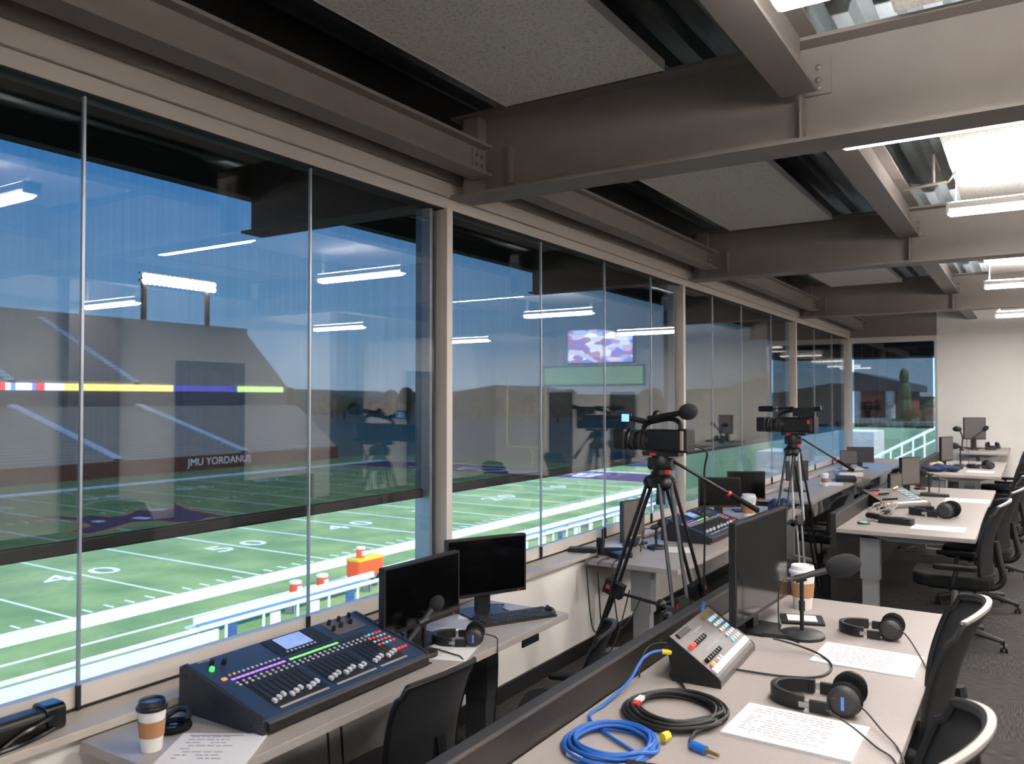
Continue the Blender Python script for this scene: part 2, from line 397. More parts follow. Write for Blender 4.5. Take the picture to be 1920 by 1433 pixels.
# window bays
for i in range(4):
    y0, y1 = MUL[i], MUL[i + 1]
    w = bpy.data.objects.new('window_%d' % (i + 1), None); COL.objects.link(w); struct(w); w.location = (0, 0, 0)
    if i == 0: ys = [y0] + JOINTS[0] + [y1]; extra = MB().box(XG - .006, XG + .006, YB, y0 - .01, .86, 3.12); extra.build('pane', 'glass', w)
    else: ys = [y0] + JOINTS[i] + [y1]
    for a, b in zip(ys[:-1], ys[1:]):
        MB().box(XG - .006, XG + .006, a + .004, b - .004, .862, 3.115).build('pane', 'glass', w)
    for yj in ys[1:-1]:
        MB().box(XG - .007, XG + .007, yj - .005, yj + .005, .862, 3.112, 0).box(XG - .008, XG + .012, yj - .006, yj + .006, .77, .862, 1).build('glazing_joint', ['alu_cool', 'black_gasket'], w)
    # mullion: bright inner face, darker recessed side rails
    MB().box(XG - .03, XG + .055, y1 - .028, y1 + .028, .767, 3.105, 0).box(XG - .10, XG - .03, y1 - .02, y1 + .02, .767, 3.105, 1)\
        .box(XG - .13, XG - .02, y1 - .10, y1 - .075, .86, 3.1, 1).box(XG - .13, XG - .05, y1 - .075, y1 - .03, .86, 3.1, 2).build('mullion', ['alu', 'alu_cool', 'black_gasket'], w)
    # exterior side roller shade
    ya = (y0 + .04) if i else YB + .1
    s = thing('roller_shade', ['wide dark mesh roller shade in the nearest window bay, stadium lights behind it',
              'dark mesh roller shade in the second window bay, just past the first thick mullion',
              'dark mesh roller shade in the third window bay, behind the second tripod camera',
              'narrow-looking dark mesh roller shade in the fourth window bay, next to the far corner'][i], 'roller shade', (XG - .085, (ya + y1) / 2, 1.342), group=None)
    h = (y1 - ya) / 2 - .03
    MB().box(-.0012, .0012, -h, h, .045, 1.78).build('shade_cloth', 'shade', s)
    MB().rbox(-.012, .012, -h, h, 0, .055, .008, axis='y').build('hem_bar', 'black_base', s)
    MB().tube([(0, -h, 1.80), (0, h, 1.80)], .035, seg=12).build('roller_tube', 'black_base', s)
# far window (in far wall)
w = bpy.data.objects.new('window_5', None); COL.objects.link(w); struct(w)
MB().box(XG + .06, XW, YF + .04, YF + .052, .80, 3.04).build('pane', 'glass', w)
MB().box(XG, XW, YF - .03, YF + .1, .70, .80).box(XG, XW, YF - .03, YF + .1, 3.02, 3.12).box(XW - .04, XW, YF - .03, YF + .1, .80, 3.02, 1).box(XG, XG + .06, YF - .03, YF + .1, .8, 3.02, 0).build('window_frame', ['alu', 'alu_cool'], w)
s = thing('roller_shade', 'dark mesh roller shade in the window of the far wall, left of the cream wall', 'roller shade', ((XG + XW) / 2, YF + .085, 1.39))
MB().box(-.68, .70, -.0012, .0012, .04, 1.64).build('shade_cloth', 'shade_dense', s)
MB().rbox(-.68, .70, -.012, .012, 0, .045, .008, axis='x').build('hem_bar', 'black_base', s)
MB().tube([(-.68, 0, 1.66), (.70, 0, 1.66)], .03, seg=12).build('roller_tube', 'black_base', s)

# ------------------------------------------------------------------ right wall: doors, dark pilasters (seen mirrored in the glass)
def door(n, y, wd=1.05, h=2.45, x=XR):
    d = bpy.data.objects.new('door_%d' % n, None); COL.objects.link(d); struct(d)
    MB().box(x - .05, x - .005, y - wd / 2, y + wd / 2, .01, h).build('door_leaf', 'dark_door', d)
    MB().box(x - .08, x - .002, y - wd / 2 - .09, y - wd / 2, 0, h + .09).box(x - .08, x - .002, y + wd / 2, y + wd / 2 + .09, 0, h + .09).box(x - .08, x - .002, y - wd / 2, y + wd / 2, h, h + .09).build('door_frame', 'door_frame', d)
    MB().tube([(x - .05, y - wd / 2 + .1, 1.0), (x - .1, y - wd / 2 + .1, 1.0), (x - .1, y - wd / 2 + .23, 1.0)], .012).build('door_handle', 'chrome', d)
for n, (y, wd) in enumerate(((4.55, 1.05), (8.6, 1.1), (14.2, 1.1))): door(n + 1, y, wd)
for i, y in enumerate((6.2, 11.3)):
    struct(MB().box(XR - .16, XR - .001, y, y + .75, 0, 3.6).build('wall_panel', 'dark_door'))
for n, x in enumerate((1.45, 3.05)):
    d = bpy.data.objects.new('door_%d' % (n + 4), None); COL.objects.link(d); struct(d)
    MB().box(x, x + .6, YF - .05, YF - .005, .01, 2.1).build('door_leaf', 'dark_door', d)
    MB().tube([(x + .1, YF - .05, 1.0), (x + .1, YF - .1, 1.0), (x + .2, YF - .1, 1.0)], .012).build('door_handle', 'chrome', d)
t = thing('video_screen', 'large lit television high on the far wall, mirrored in the glass', 'television', (2.3, YF - .04, 2.75))
MB().box(-.85, .85, -.02, .035, 0, .95).build('screen_housing', 'black', t); MB().box(-.82, .82, -.026, -.021, .03, .92).build('screen', 'video', t)
t = thing('video_screen', 'green tinted television beneath the brighter one, mirrored in the glass', 'television', (2.5, YF - .04, 2.25))
MB().box(-1.3, 1.3, -.02, .035, 0, .46).build('screen_housing', 'black', t); MB().box(-1.27, 1.27, -.026, -.021, .03, .43).build('screen', 'video_green', t)

# ================================================================== STEEL
BZ0, BZ1 = 3.164, 3.66
def ibeam_x(m, x0, x1, yc, z0, z1, w, tf=.03, tw=.014, mi=0):
    m.box(x0, x1, yc - w / 2, yc + w / 2, z0, z0 + tf * .6, mi).box(x0, x1, yc - w / 2, yc + w / 2, z1 - tf * .6, z1, mi).box(x0, x1, yc - tw / 2, yc + tw / 2, z0 + tf * .6, z1 - tf * .6, mi)
def ibeam_y(m, y0, y1, xc, z0, z1, w, tf=.018, tw=.012, mi=0):
    m.box(xc - w / 2, xc + w / 2, y0, y1, z0, z0 + tf, mi).box(xc - w / 2, xc + w / 2, y0, y1, z1 - tf, z1, mi).box(xc - tw / 2, xc + tw / 2, y0, y1, z0 + tf, z1 - tf, mi)
ordn = ['above and behind the camera', 'nearest in view across the top', 'second in view across mid ceiling', 'third in view before the far wall']
for i, yc in BEAMS:
    t = thing('steel_beam', 'grey steel cross beam, ' + ordn[i], 'beam', (0, yc, BZ0), group='cross beams under the metal deck')
    m = MB(); ibeam_x(m, -2.99, XR - .005, 0, 0, BZ1 - BZ0, .233); m.build('beam', 'steel_paint', t)
    for xs in (-.925, 1.4, 3.6): MB().box(xs - .006, xs + .006, -.10, -.008, .018, .23).build('stiffener_plate', 'steel_paint', t)
    MB().box(-2.905, -2.80, -.10, -.008, .018, .475).build('end_plate', 'steel_paint', t)
    MB().box(-2.62, -2.60, -.05, -.008, .06, .28).build('shear_tab', 'steel_paint', t)
    MB().box(-.92, -.80, -.022, -.008, .24, .42).build('shear_tab', 'steel_paint', t)
    for (bx, bz) in ((-.855, .37), (-.855, .31), (-.855, .27)):
        MB().lathe([(.014, 0), (.014, .012), (.006, .018)], (bx, -.022, bz), seg=8, axis=(0, -1, 0)).build('bolt', 'bolt', t)
Yc = [b for _, b in BEAMS] + [YF]
pl = ['nearest bay', 'second bay', 'third bay', 'last bay']
for i in range(4):
    a = Yc[i] + .12 if i else -.08; b = Yc[i + 1] - .12 if i < 3 else YF - .002
    L = b - a
    t = thing('steel_joist', 'shallow grey steel joist along the window header, ' + pl[i], 'beam', (-2.75, a, 3.25), group='joists beside the window')
    m = MB(); ibeam_y(m, 0, L, 0, 0, .185, .14); m.build('beam', 'steel_paint', t)
    MB().box(.006, .016, L - .12, L - .005, .03, .155).build('splice_plate', 'steel_paint', t)
    for by in (L - .035, L - .085):
        for bz in (.065, .12): MB().lathe([(.011, 0), (.011, .01), (.004, .015)], (.016, by, bz), seg=8, axis=(1, 0, 0)).build('bolt', 'bolt', t)
    t = thing('steel_joist', 'deeper grey steel joist between cross beams left of the lamps, ' + pl[i], 'beam', (-.925, a, 3.386), group='joists beside the hanging lamps')
    m = MB(); ibeam_y(m, 0, L, 0, 0, .29, .168); m.build('beam', 'steel_paint', t)
    for k, xx in enumerate((1.4, 3.6)):
        t = thing('steel_joist', ['grey steel joist right of the first lamp row, ', 'grey steel joist next to the right wall, '][k] + pl[i], 'beam', (xx, a, 3.386), group='joists outside the picture')
        m = MB(); ibeam_y(m, 0, L, 0, 0, .29, .168); m.build('beam', 'steel_paint', t)
# acoustic panels
PB = [(-3.2, -.55), (.9, 3.83), (5.0, 7.85), (9.4, 12.6)]
pn = ['behind the camera', 'cut by the top picture edge', 'between first and second beams in view', 'between second and third beams in view']
for i, (a, b) in enumerate(PB):
    for k, (x0, x1, z) in enumerate(((-2.47, -1.54, 3.575), (-.48, 1.1, 3.60), (1.95, 3.1, 3.60))):
        t = thing('acoustic_panel', ['dim fibre ceiling panel toward the window, ', 'brightly lit ceiling panel above lamps, ', 'fibre ceiling panel of the right-hand row, '][k] + pn[i], 'ceiling panel', ((x0 + x1) / 2, (a + b) / 2, z))
        w_, l_ = (x1 - x0) / 2, (b - a) / 2
        MB().box(-w_, w_, -l_, l_, .003, .05).build('panel_board', 'acoustic', t, bevel=.004)
        for e_ in (-w_ - .006, w_): MB().box(e_, e_ + .006, -l_, l_, .0, .055).build('edge_trim', 'lamp_white', t)
        for sx_ in (-w_ + .1, w_ - .1):
            for sy_ in (-l_ + .15, l_ - .15): MB().tube([(sx_, sy_, .05), (sx_, sy_, .22)], .004, seg=6).build('hanger_rod', 'chrome', t)
# pendant lamps
def lamp(x, y, z, label, L=1.25, pw=1.0, row=0):
    t = thing('pendant_lamp', label, 'lamp', (x, y, z), group='linear pendant lamps')
    MB().box(0, L, -.055, .055, .03, .075).box(0, .02, -.06, .06, 0, .08).box(L - .02, L, -.06, .06, 0, .08).build('lamp_housing', 'lamp_white', t, bevel=.004)
    MB().box(.02, L - .02, -.03, .03, -.012, .03).build('lamp_tube', 'tube', t)
    MB().box(.03, L - .03, -.04, .04, .076, .082).build('uplight_lens', 'tube', t)
    for xx in (.06, L - .06): MB().tube([(xx, 0, .08), (xx, 0, .16), (xx + .004, 0, 3.60 - z)], .006, seg=6).build('hanger_cable', 'lamp_white', t)
    for nm, rot, p in (('downlight', 0, 27 * pw), ('uplight', 180, 40 * pw)):
        l = bpy.data.lights.new(nm, 'AREA'); l.shape = 'RECTANGLE'; l.size = L - .1; l.size_y = .06; l.energy = p; l.color = (1, .965, .94)
        o = bpy.data.objects.new(nm, l); COL.objects.link(o); o.parent = t; o.location = (L / 2, 0, -.02 if rot == 0 else .088); o.rotation_euler = (R(rot), 0, 0)
    return t
LY = [(2.75, 3.25, -.72, 'pendant lamp mostly above the top picture edge'), (4.42, 3.228, -.82, 'pendant lamp peeking out under the nearest beam'),
      (6.66, 3.27, -.515, 'pendant lamp with long hanger in front of the brightest panel'), (8.6, 3.228, -.82, 'pendant lamp just behind the second beam'),
      (11.15, 3.25, -.485, 'pendant lamp in the third bay with visible end cap and hanger'), (13.2, 3.228, -.82, 'pendant lamp just behind the third beam'),
      (14.6, 3.2, -.49, 'farthest pendant lamp, in front of the cream far wall'), (.2, 3.2, -.5, 'pendant lamp above the camera position'), (-2.2, 3.2, -.5, 'pendant lamp behind the camera position')]
for y, z, x, lb in LY: lamp(x, y, z, 'white linear ' + lb, pw=1.35)
for k, y in enumerate((-2.2, 2.6, 6.4, 10.7, 14.6)):  # unseen lamp row, added toward the right wall to brighten the room
    lamp(3.75, y, 3.2, 'added unseen pendant lamp of the right-hand row, %s' % ['behind the camera', 'nearest bay', 'second bay', 'third bay', 'last bay'][k], pw=5)
# conduit on deck between joist and lamp
t = MB().tube([(-.835, 7.0, 3.57), (-.52, 6.9, 3.57), (-.46, 6.66, 3.57)], .012).tube([(-.62, 7.4, 3.79), (-.62, 6.93, 3.79), (-.62, 6.93, 3.57)], .01).build('electrical_conduit', 'bolt')
tag(t, 'thin metal conduit running from the joist to the lamp hanger in the second bay', 'conduit')

# ================================================================== OUTSIDE
ZF = -6.53
# canopy beyond the glass
o = MB().box(-4.9, -3.2, YB, YF + 1.5, 3.80, 4.0, 0)
ibeam_y(o, YB, YF + 1.5, -4.96, 3.44, 3.86, .12)
struct(o.build('exterior_canopy', 'canopy'))
for i, yc in BEAMS + [(4, 16.9)]:
    m = MB(); ibeam_x(m, -4.93, -3.16, yc, BZ0, 3.80, .2); struct(m.build('exterior_outrigger', 'canopy'))
m = MB().box(-4.8, -1.2, YF + 1.3, YF + 2.4, 2.81, 4.0, 0); struct(m.build('exterior_soffit', 'canopy'))
# ground and field
struct(MB().box(-420, 160, -150, 620, ZF - .5, ZF - .06).build('ground', 'far_green'))
xs0, xs1 = -31.4, -75.0
f = MB(); f.box(-84, -22.2, -60, 95, ZF - .05, ZF)
def q(x0, x1, y0, y1, mi=1, z=.012): f.box(x0, x1, y0, y1, ZF, ZF + z, mi)
q(xs0, xs0 + 1.7, -14, 77.2); q(xs1 - 1.7, xs1, -14, 86.3); q(-27.75, -27.6, -14, 62)
for k in range(20):
    yl = 77.2 - 4.575 * k
    q(xs1, xs0, yl - .06, yl + .06)
    for j in range(1, 5):
        yy = yl - j * .915; q(xs0 - .9, xs0 - .25, yy - .05, yy + .05); q(xs1 + .25, xs1 + .9, yy - .05, yy + .05); q(-48.4, -47.8, yy - .05, yy + .05); q(-58.6, -58.0, yy - .05, yy + .05)
for k in range(14): q(-29.1, -28.6, 62 + k * 1.8, 62.9 + k * 1.8)
q(-75, -31.4, 77.2, 86.3, 2, .01); q(-75, -31.4, 86.3, 87.0)
for k, (txt, n_) in enumerate((('1 0', 2), ('2 0', 4), ('3 0', 6), ('4 0', 8), ('5 0', 10), ('4 0', 12), ('3 0', 14), ('2 0', 16))):
    yl = 77.2 - 4.575 * n_
    T = Matrix.Translation((-38.7, yl, ZF + .012)) @ Matrix.Rotation(R(90), 4, 'Z') @ Matrix.Diagonal((1.15, .95, 1, 1))
    f.text(txt, 2.6, T, 1, .002)
    T = Matrix.Translation((-67.6, yl, ZF + .012)) @ Matrix.Rotation(R(-90), 4, 'Z') @ Matrix.Diagonal((1.15, .95, 1, 1))
    f.text(txt, 2.6, T, 1, .002)
f.prism([(-38.3, 18.2), (-39.2, 18.2), (-38.75, 16.6)], ZF, ZF + .012, 'z', 1)
T = Matrix.Translation((-53.5, 81.7, ZF + .014)) @ Matrix.Rotation(R(90 + 90), 4, 'Z'); f.text('BOBCATS', 6.0, T, 1, .002)
LG = [(-59.4, 30.0), (-58.9, 31.8), (-56.2, 32.0), (-53.0, 31.2), (-52.0, 29.2), (-50.0, 29.2), (-50.8, 30.9), (-52.3, 33.5), (-51.3, 35.1), (-49.6, 35.2), (-48.9, 36.2), (-49.9, 38.1), (-48.2, 38.6), (-51.4, 39.2), (-54.4, 39.6), (-59.2, 41.6), (-56.2, 39.7), (-55.8, 38.1), (-57.5, 37.4), (-55.7, 35.4), (-55.9, 34.2), (-58.1, 33.9), (-57.4, 32.7), (-59.8, 32.3)]
cx_, cy_ = sum(p[0] for p in LG) / len(LG), sum(p[1] for p in LG) / len(LG)
def off(P, d):
    out = []
    for i, p in enumerate(P):
        a = Vector(P[i - 1]); b = Vector(P[(i + 1) % len(P)]); t_ = (b - a); nn = Vector((t_.y, -t_.x)).normalized() if t_.length else Vector((0, 0)); out.append((p[0] + nn.x * d, p[1] + nn.y * d))
    return out
ar = sum(LG[i][0] * LG[(i + 1) % len(LG)][1] - LG[(i + 1) % len(LG)][0] * LG[i][1] for i in range(len(LG)))
f.prism(off(LG, .45 if ar > 0 else -.45), ZF, ZF + .014, 'z', 3); f.prism(LG, ZF, ZF + .018, 'z', 2)
f.prism([(-57.2, 38.2), (-56.4, 39.2), (-56.0, 38.6), (-56.6, 37.8)], ZF, ZF + .022, 'z', 1); f.prism([(-54, 34.6), (-52.6, 34.9), (-53, 35.6), (-54.2, 35.3)], ZF, ZF + .022, 'z', 1); f.prism([(-55, 32.2), (-54, 32.2), (-54.2, 32.9), (-55, 32.8)], ZF, ZF + .022, 'z', 1)
struct(f.build('football_field', ['turf', 'white_paint', 'logo_purple', 'logo_gold']))
# far grandstand
g = thing('grandstand', 'two-tier concrete grandstand across the field with a lit ribbon board', 'grandstand', (0, 0, 0))
def tier(x0, z0, x1, z1, ya, yb0, yb1, n):
    m = MB(); 
    for i in range(n):
        a, b = i / n, (i + 1) / n; xa, xb = x0 + (x1 - x0) * a, x0 + (x1 - x0) * b; za = z0 + (z1 - z0) * (i + 1) / n
        ye = yb0 + (yb1 - yb0) * a
        m.box(xb, xa, ya, ye, z0 - 1.2 if i == 0 else za - (z1 - z0) / n - .4, za)
    for yy in range(-50, 84, 17):
        m.prism([(x0, z0 + .35), (x1, z1 + .35), (x1, z1 + .05), (x0, z0 + .05)], yy, yy + 1.1, 'y', 1)
    return m
tier(-84.4, -4.85, -107, .9, -70, 85.6, 99, 22).build('lower_tier', ['seat_grey', 'far_white'], g)
MB().box(-112, -107, -70, 97, -6.5, 3.0).build('concourse_wall', 'roof_dark', g)
tier(-107.2, 3.9, -133, 14.6, -70, 97, 110, 24).build('upper_tier', ['seat_grey', 'far_white'], g)
MB().box(-134, -133, -70, 110, -6, 16.0).build('top_parapet', 'concrete', g)
m = MB().box(-84.3, -84.0, -70, 85.6, ZF, -4.85, 0)
m.text('JMU YORDANUS', 1.25, Matrix.Translation((-83.98, 65.6, -5.6)) @ Matrix.Rotation(R(90), 4, 'Z') @ Matrix.Rotation(R(90), 4, 'X'), 1, .01)
m.build('field_wall', ['brick', 'white_paint'], g)
rb = MB(); X = -106.9
seg = [(48.2, 50.6, 1), (50.6, 51.6, 2), (52.8, 55.6, 2), (55.6, 56.6, 1)]
def rbs(px0, px1, mi):
    # pixels along the board to metres on its plane
    def y_(px): u = (px - 960) / 1536.5; th = math.atan(u); return -X / math.tan(R(32.474) - th)
    rb.box(X, X + .25, y_(px0), y_(px1), 3.05, 3.95, mi)
for a, b, mi in ((-40, 8, 0), (8, 18, 1), (18, 27, 3), (27, 58, 1), (58, 66, 3), (66, 82, 0), (82, 118, 1), (118, 323, 2), (323, 443, 4), (443, 529, 5)): rbs(a, b, mi)
rb.build('ribbon_board', ['led_red', 'led_white', 'led_yellow', 'led_blue', 'led_violet', 'led_lime'], g)
t = thing('floodlight_rack', 'bank of blazing stadium floodlights on two tall poles above the grandstand', 'floodlight', (-140, 0, 12))
MB().tube([(0, 91.9, -18.5), (0, 91.9, 13.0)], .55, seg=10).build('pole', 'tower_brown', t); MB().tube([(0, 105.8, -18.5), (0, 105.8, 13.2)], .5, seg=10).build('pole', 'tower_brown', t)
MB().box(-.4, .4, 91, 107.3, 11.9, 12.3).box(-.4, .4, 91, 107.3, 13.3, 13.6).build('crossbar', 'tower_brown', t)
for k in range(16):
    yy = 91.8 + k * 1.0
    for zz in (12.0, 13.0):
        MB().lathe([(.25, 0), (.48, .5), (.48, .55)], (.4, yy, zz), seg=10, axis=(.9, -.35, -.3)).build('lamp_head', 'flood', t)
# benches and coolers on the near sideline, railing
def bench(y0, y1, x, label):
    t = thing('sideline_bench', label, 'bench', (x, y0, ZF), group='aluminium benches on the near sideline')
    L = y1 - y0
    MB().box(-.18, .18, 0, L, .42, .48).build('seat', 'far_white', t); MB().box(.28, .34, 0, L, .62, .86).build('backrest', 'far_white', t)
    for k in range(max(2, int(L / 2.5))):
        yy = .2 + (L - .4) * k / (max(2, int(L / 2.5)) - 1); MB().box(-.2, .3, yy - .03, yy + .03, 0, .42).box(.26, .32, yy - .03, yy + .03, .0, .7).build('leg', 'alu_cool', t)
bench(18.2, 27.4, -25.0, 'long white bench nearest on the sideline, below the near window'); bench(28.6, 36, -25.0, 'white bench partly hidden behind the left monitors'); bench(37, 60, -25.2, 'long white bench beyond the mullion, seen past the right monitor')
def cooler(x, y, z, label, r=.24, h=.55):
    t = thing('drink_cooler', label, 'cooler', (x, y, z), group='orange drink coolers')
    MB().lathe([(r * .93, 0), (r, .04), (r, h * .8)], seg=18).build('cooler_body', 'orange', t); MB().lathe([(r * 1.04, h * .8), (r * 1.04, h * .95), (r * .8, h)], seg=18).build('lid', 'far_white', t)
    MB().box(r * .55, r * .99, -.1, .12, h * .2, h * .62).build('label_patch', 'far_white', t)
cooler(-25.6, 23.7, ZF + .48, 'small orange cooler with white lid on the bench, left of the glass joint'); cooler(-25.6, 25.2, ZF + .48, 'small orange cooler with white lid on the bench, right of the glass joint'); cooler(-21.9 - 1.0, 16.5, ZF, 'orange cooler low behind the white railing, above the mixer')
cooler(-26.3, 28.3, ZF + 1.15, 'small orange cooler stacked on the big orange chest', .2, .5)
t = thing('ice_chest', 'big orange ice chest on wheels beside the sideline benches', 'cooler', (-26.3, 28.6, ZF))
MB().rbox(-.4, .4, -.85, .85, .35, 1.05, .1).build('chest_body', 'orange', t); MB().rbox(-.42, .42, -.87, .87, 1.05, 1.15, .1).build('lid', 'yellow', t)
for yy in (-.6, .6):
    for xx in (-.32, .32): MB().tube([(xx - .04, yy, .18), (xx + .04, yy, .18)], .18, seg=14).build('wheel', 'black', t)
MB().box(-.35, .35, -.8, .8, .2, .36).build('cart_frame', 'alu_cool', t)
t = thing('guard_railing', 'white guard railing with posts between field and seats, solid at its near end', 'railing', (-21.7, 0, -5.9))
MB().tube([(0, 0, .75), (0, 60, .75)], .07).tube([(0, 17, .1), (0, 60, .1)], .04).build('top_rail', 'white_paint', t)
for k in range(30): MB().tube([(0, 17.2 + k * 1.5, -.65), (0, 17.2 + k * 1.5, .72)], .045, seg=6).build('post', 'white_paint', t)
MB().box(-.03, .03, -2, 16.9, -.63, .62).build('solid_panel', 'far_white', t)
for k in range(22):
    y_ = 18.4 + k * 1.9
    t = MB().box(-.22, .22, -.22, .22, .38, .44).box(-.22, -.17, -.22, .22, .44, .85).box(-.2, -.16, -.2, -.16, 0, .4).box(.16, .2, -.2, -.16, 0, .4).box(-.2, -.16, .16, .2, 0, .4).box(.16, .2, .16, .2, 0, .4).build('folding_chair', 'far_white' if k % 3 else 'navy_pad')
    t.location = (-22.75, y_, ZF); tag(t, 'small %s folding chair in the row behind the guard railing' % ('white' if k % 3 else 'navy blue'), 'chair', 'folding chairs behind the railing')
# goal post
t = thing('goal_post', 'yellow football goal post at the far end zone', 'goal post', (-53.6, 84.5 + 3, ZF))
MB().tube([(0, 1.5, 0), (0, 1.5, 1.6), (0, .9, 2.4), (0, 0, 2.45)], .09).build('gooseneck', 'goal_yellow', t); MB().tube([(-2.82, 0, 2.45), (2.82, 0, 2.45)], .09).build('crossbar', 'goal_yellow', t)
for xx in (-2.82, 2.82): MB().tube([(xx, 0, 2.45), (xx, 0, 11)], .07).build('upright', 'goal_yellow', t)
# small goal/blocking sled etc by far wall: end zone wall and marquee
t = MB().box(-47, -24, 96, 96.4, ZF, ZF + 1.5).build('padded_wall', 'navy_pad'); tag(t, 'low blue padded wall beyond the far end zone', 'wall pad')
t = thing('field_marquee', 'white and blue domed tent structure beyond the end zone, right of it', 'tent', (-29, 102, ZF))
pts = [(-5 + 10 * i / 12, 1.0 + 2.3 * math.sin(PI * i / 12)) for i in range(13)]
MB().prism([(-5, 0)] + pts + [(5, 0)], 0, 9, 'y').build('dome_cover', 'roof_dark', t)
MB().prism([(p[0] * 1.03, p[1] + .12) for p in pts] + [(p[0] * .96, p[1] - .2) for p in reversed(pts)], -.3, 0, 'y').build('white_arch', 'far_white', t)
MB().prism([(-8.6, 0), (-6.6, 3.4), (-5.4, 3.4), (-4.4, 0)], -1, 6, 'y').build('side_tent', 'far_white', t)
MB().box(-7, 7, -2.0, -1.7, 0, .9).build('barrier', 'far_white', t)
# pale low stands / ramps beyond the field for bright background
t = MB().prism([(-24, ZF), (-24, -2.2), (-8, -.8), (-8, ZF)], 114, 120, 'y').build('end_terrace', 'far_white'); tag(t, 'pale concrete terrace rising behind the domed tent', 'terrace')
t = MB().prism([(-60, ZF), (-60, -4.2), (-38, -3.0), (-38, ZF)], 118, 126, 'y').build('end_terrace', 'concrete'); tag(t, 'grey terrace beyond the end zone seen below the shade', 'terrace')
# hills and trees
hv = MB(); hp = [(-400, ZF)] + [(-400 + 20 * i, ZF + 11.5 + 2.2 * math.sin(i * .9) + 1.6 * math.sin(i * 2.3)) for i in range(28)] + [(140, ZF)]
hv.prism(hp, 330, 380, 'y'); struct(hv.build('hillside', 'hill'))
for k in range(34):
    x = -350 + k * 11.5; y = 255 + (k % 3) * 16; h = random.uniform(9, 13.5)
    t = thing('tree', 'distant %s in the row along the horizon beyond the end zone' % ('green tree' if k % 4 else 'brownish autumn tree'), 'tree', (x, y, ZF - .1), group='trees along the horizon')
    m = MB()
    for j in range(9):
        a = random.uniform(0, 2 * PI); rr = random.uniform(0, h * .28)
        m.ball((rr * math.cos(a), rr * math.sin(a), h * random.uniform(.4, .85)), h * random.uniform(.16, .26), seg=8, rings=6)
    m.build('crown', 'foliage' if k % 4 else 'foliage_autumn', t); MB().tube([(0, 0, 0), (0, 0, h * .5)], h * .03, seg=6).build('trunk', 'bark', t)
# building, lawn, ramp beyond far window
b = thing('brick_building', 'red brick building with tall white columns and gabled roof beyond the far window', 'building', (-9.2, 60, ZF))
MB().box(-9, 1.6, 0, 12, 0, 9.0).build('wall', 'brick_bright', b)
MB().prism([(-9.5, 9.0), (2.1, 9.0), (2.1, 9.5), (-1, 10.3), (-6, 10.3), (-9.5, 9.5)], -.8, 12.5, 'y').build('roof', 'roof_dark', b)
for xx in (-6.5, -3.2, -.95, 1.15): MB().tube([(xx, -.5, 4.6), (xx, -.5, 9.0)], .3, seg=12).build('column', 'far_white', b)
MB().box(-7, 1.7, -.8, -.02, 6.5 - .3, 7.2).build('entablature', 'far_white', b); MB().box(-1, 1.3, -.3, -.02, 6.4, 8.2).build('porch_wall', 'brick', b)
for xx in (-5.6, -2.2, 0): MB().box(xx, xx + 1.2, -.1, -.02, 3.5, 5.6).build('window', 'window_blue', b)
for k, (x, y, h, mt) in enumerate(((-6.95, 57.5, 11.0, 'foliage'), (-5.3, 50.8, 8.6, 'foliage_autumn'), (-4.2, 57, 9.0, 'foliage'), (-1.0, 49.0, 8.4, 'foliage_autumn'), (-.6, 62, 9.8, 'foliage'))):
    t = thing('tree', ['tall narrow evergreen right of the brick building', 'reddish tree next to the tall evergreen', 'green tree left of the lamp post', 'reddish tree right of the lamp post', 'green tree at the right edge of the far window'][k], 'tree', (x, y, ZF))
    m = MB()
    if k == 0:
        for j in range(8): m.ball((0, 0, h * (.2 + .1 * j)), h * .085 * (1.15 - j * .12), seg=8, rings=6, sc=(1, 1, 1.9))
    else:
        for j in range(10):
            a = random.uniform(0, 2 * PI); rr = random.uniform(0, h * .14); m.ball((rr * math.cos(a), rr * math.sin(a), h * random.uniform(.35, .88)), h * random.uniform(.1, .15), seg=8, rings=6)
    m.build('crown', mt, t); MB().tube([(0, 0, 0), (0, 0, h * .5)], .18, seg=6).build('trunk', 'bark', t)
t = MB().tube([(-2.9, 40, ZF), (-2.9, 40, 5.5)], .13, seg=8).build('lamp_post', 'alu_cool'); tag(t, 'slim grey post standing in front of the trees in the far window', 'post')
struct(MB().prism([(-18, ZF), (-18, -.4), (-9, .6), (2, .9), (2, ZF)], 48, 49.5, 'y').build('grass_bank', 'lawn'))
t = thing('access_ramp', 'white railed ramp rising to the right outside the far window', 'ramp', (0, 30, 0))
MB().prism([(-6.2, -3.2), (-1.6, -1.2), (-1.6, .6), (-6.2, -1.7)], 0, 1.2, 'y').build('ramp_slab', 'far_white', t)
MB().tube([(-6.2, 0, -.95), (-4.89, 0, -.23), (-2.7, 0, 1.0), (-1.5, 0, 1.65)], .05).tube([(-6.2, 0, -1.3), (-4.89, 0, -.6), (-2.7, 0, .6), (-1.5, 0, 1.3)], .03).build('handrail', 'white_paint', t)
for k in range(14):
    xx = -6.1 + k * .34; MB().tube([(xx, 0, -1.8 + (xx + 6.2) * .5), (xx, 0, -.9 + (xx + 6.2) * .56)], .03, seg=6).build('baluster', 'white_paint', t)
t = MB().box(-9.4, -6.1, 40, 43, ZF, .45).box(-11.4, -9.4, 40, 43, ZF, -.6).build('white_stair_block', 'concrete'); tag(t, 'white outdoor stair block outside the corner windows', 'stair')
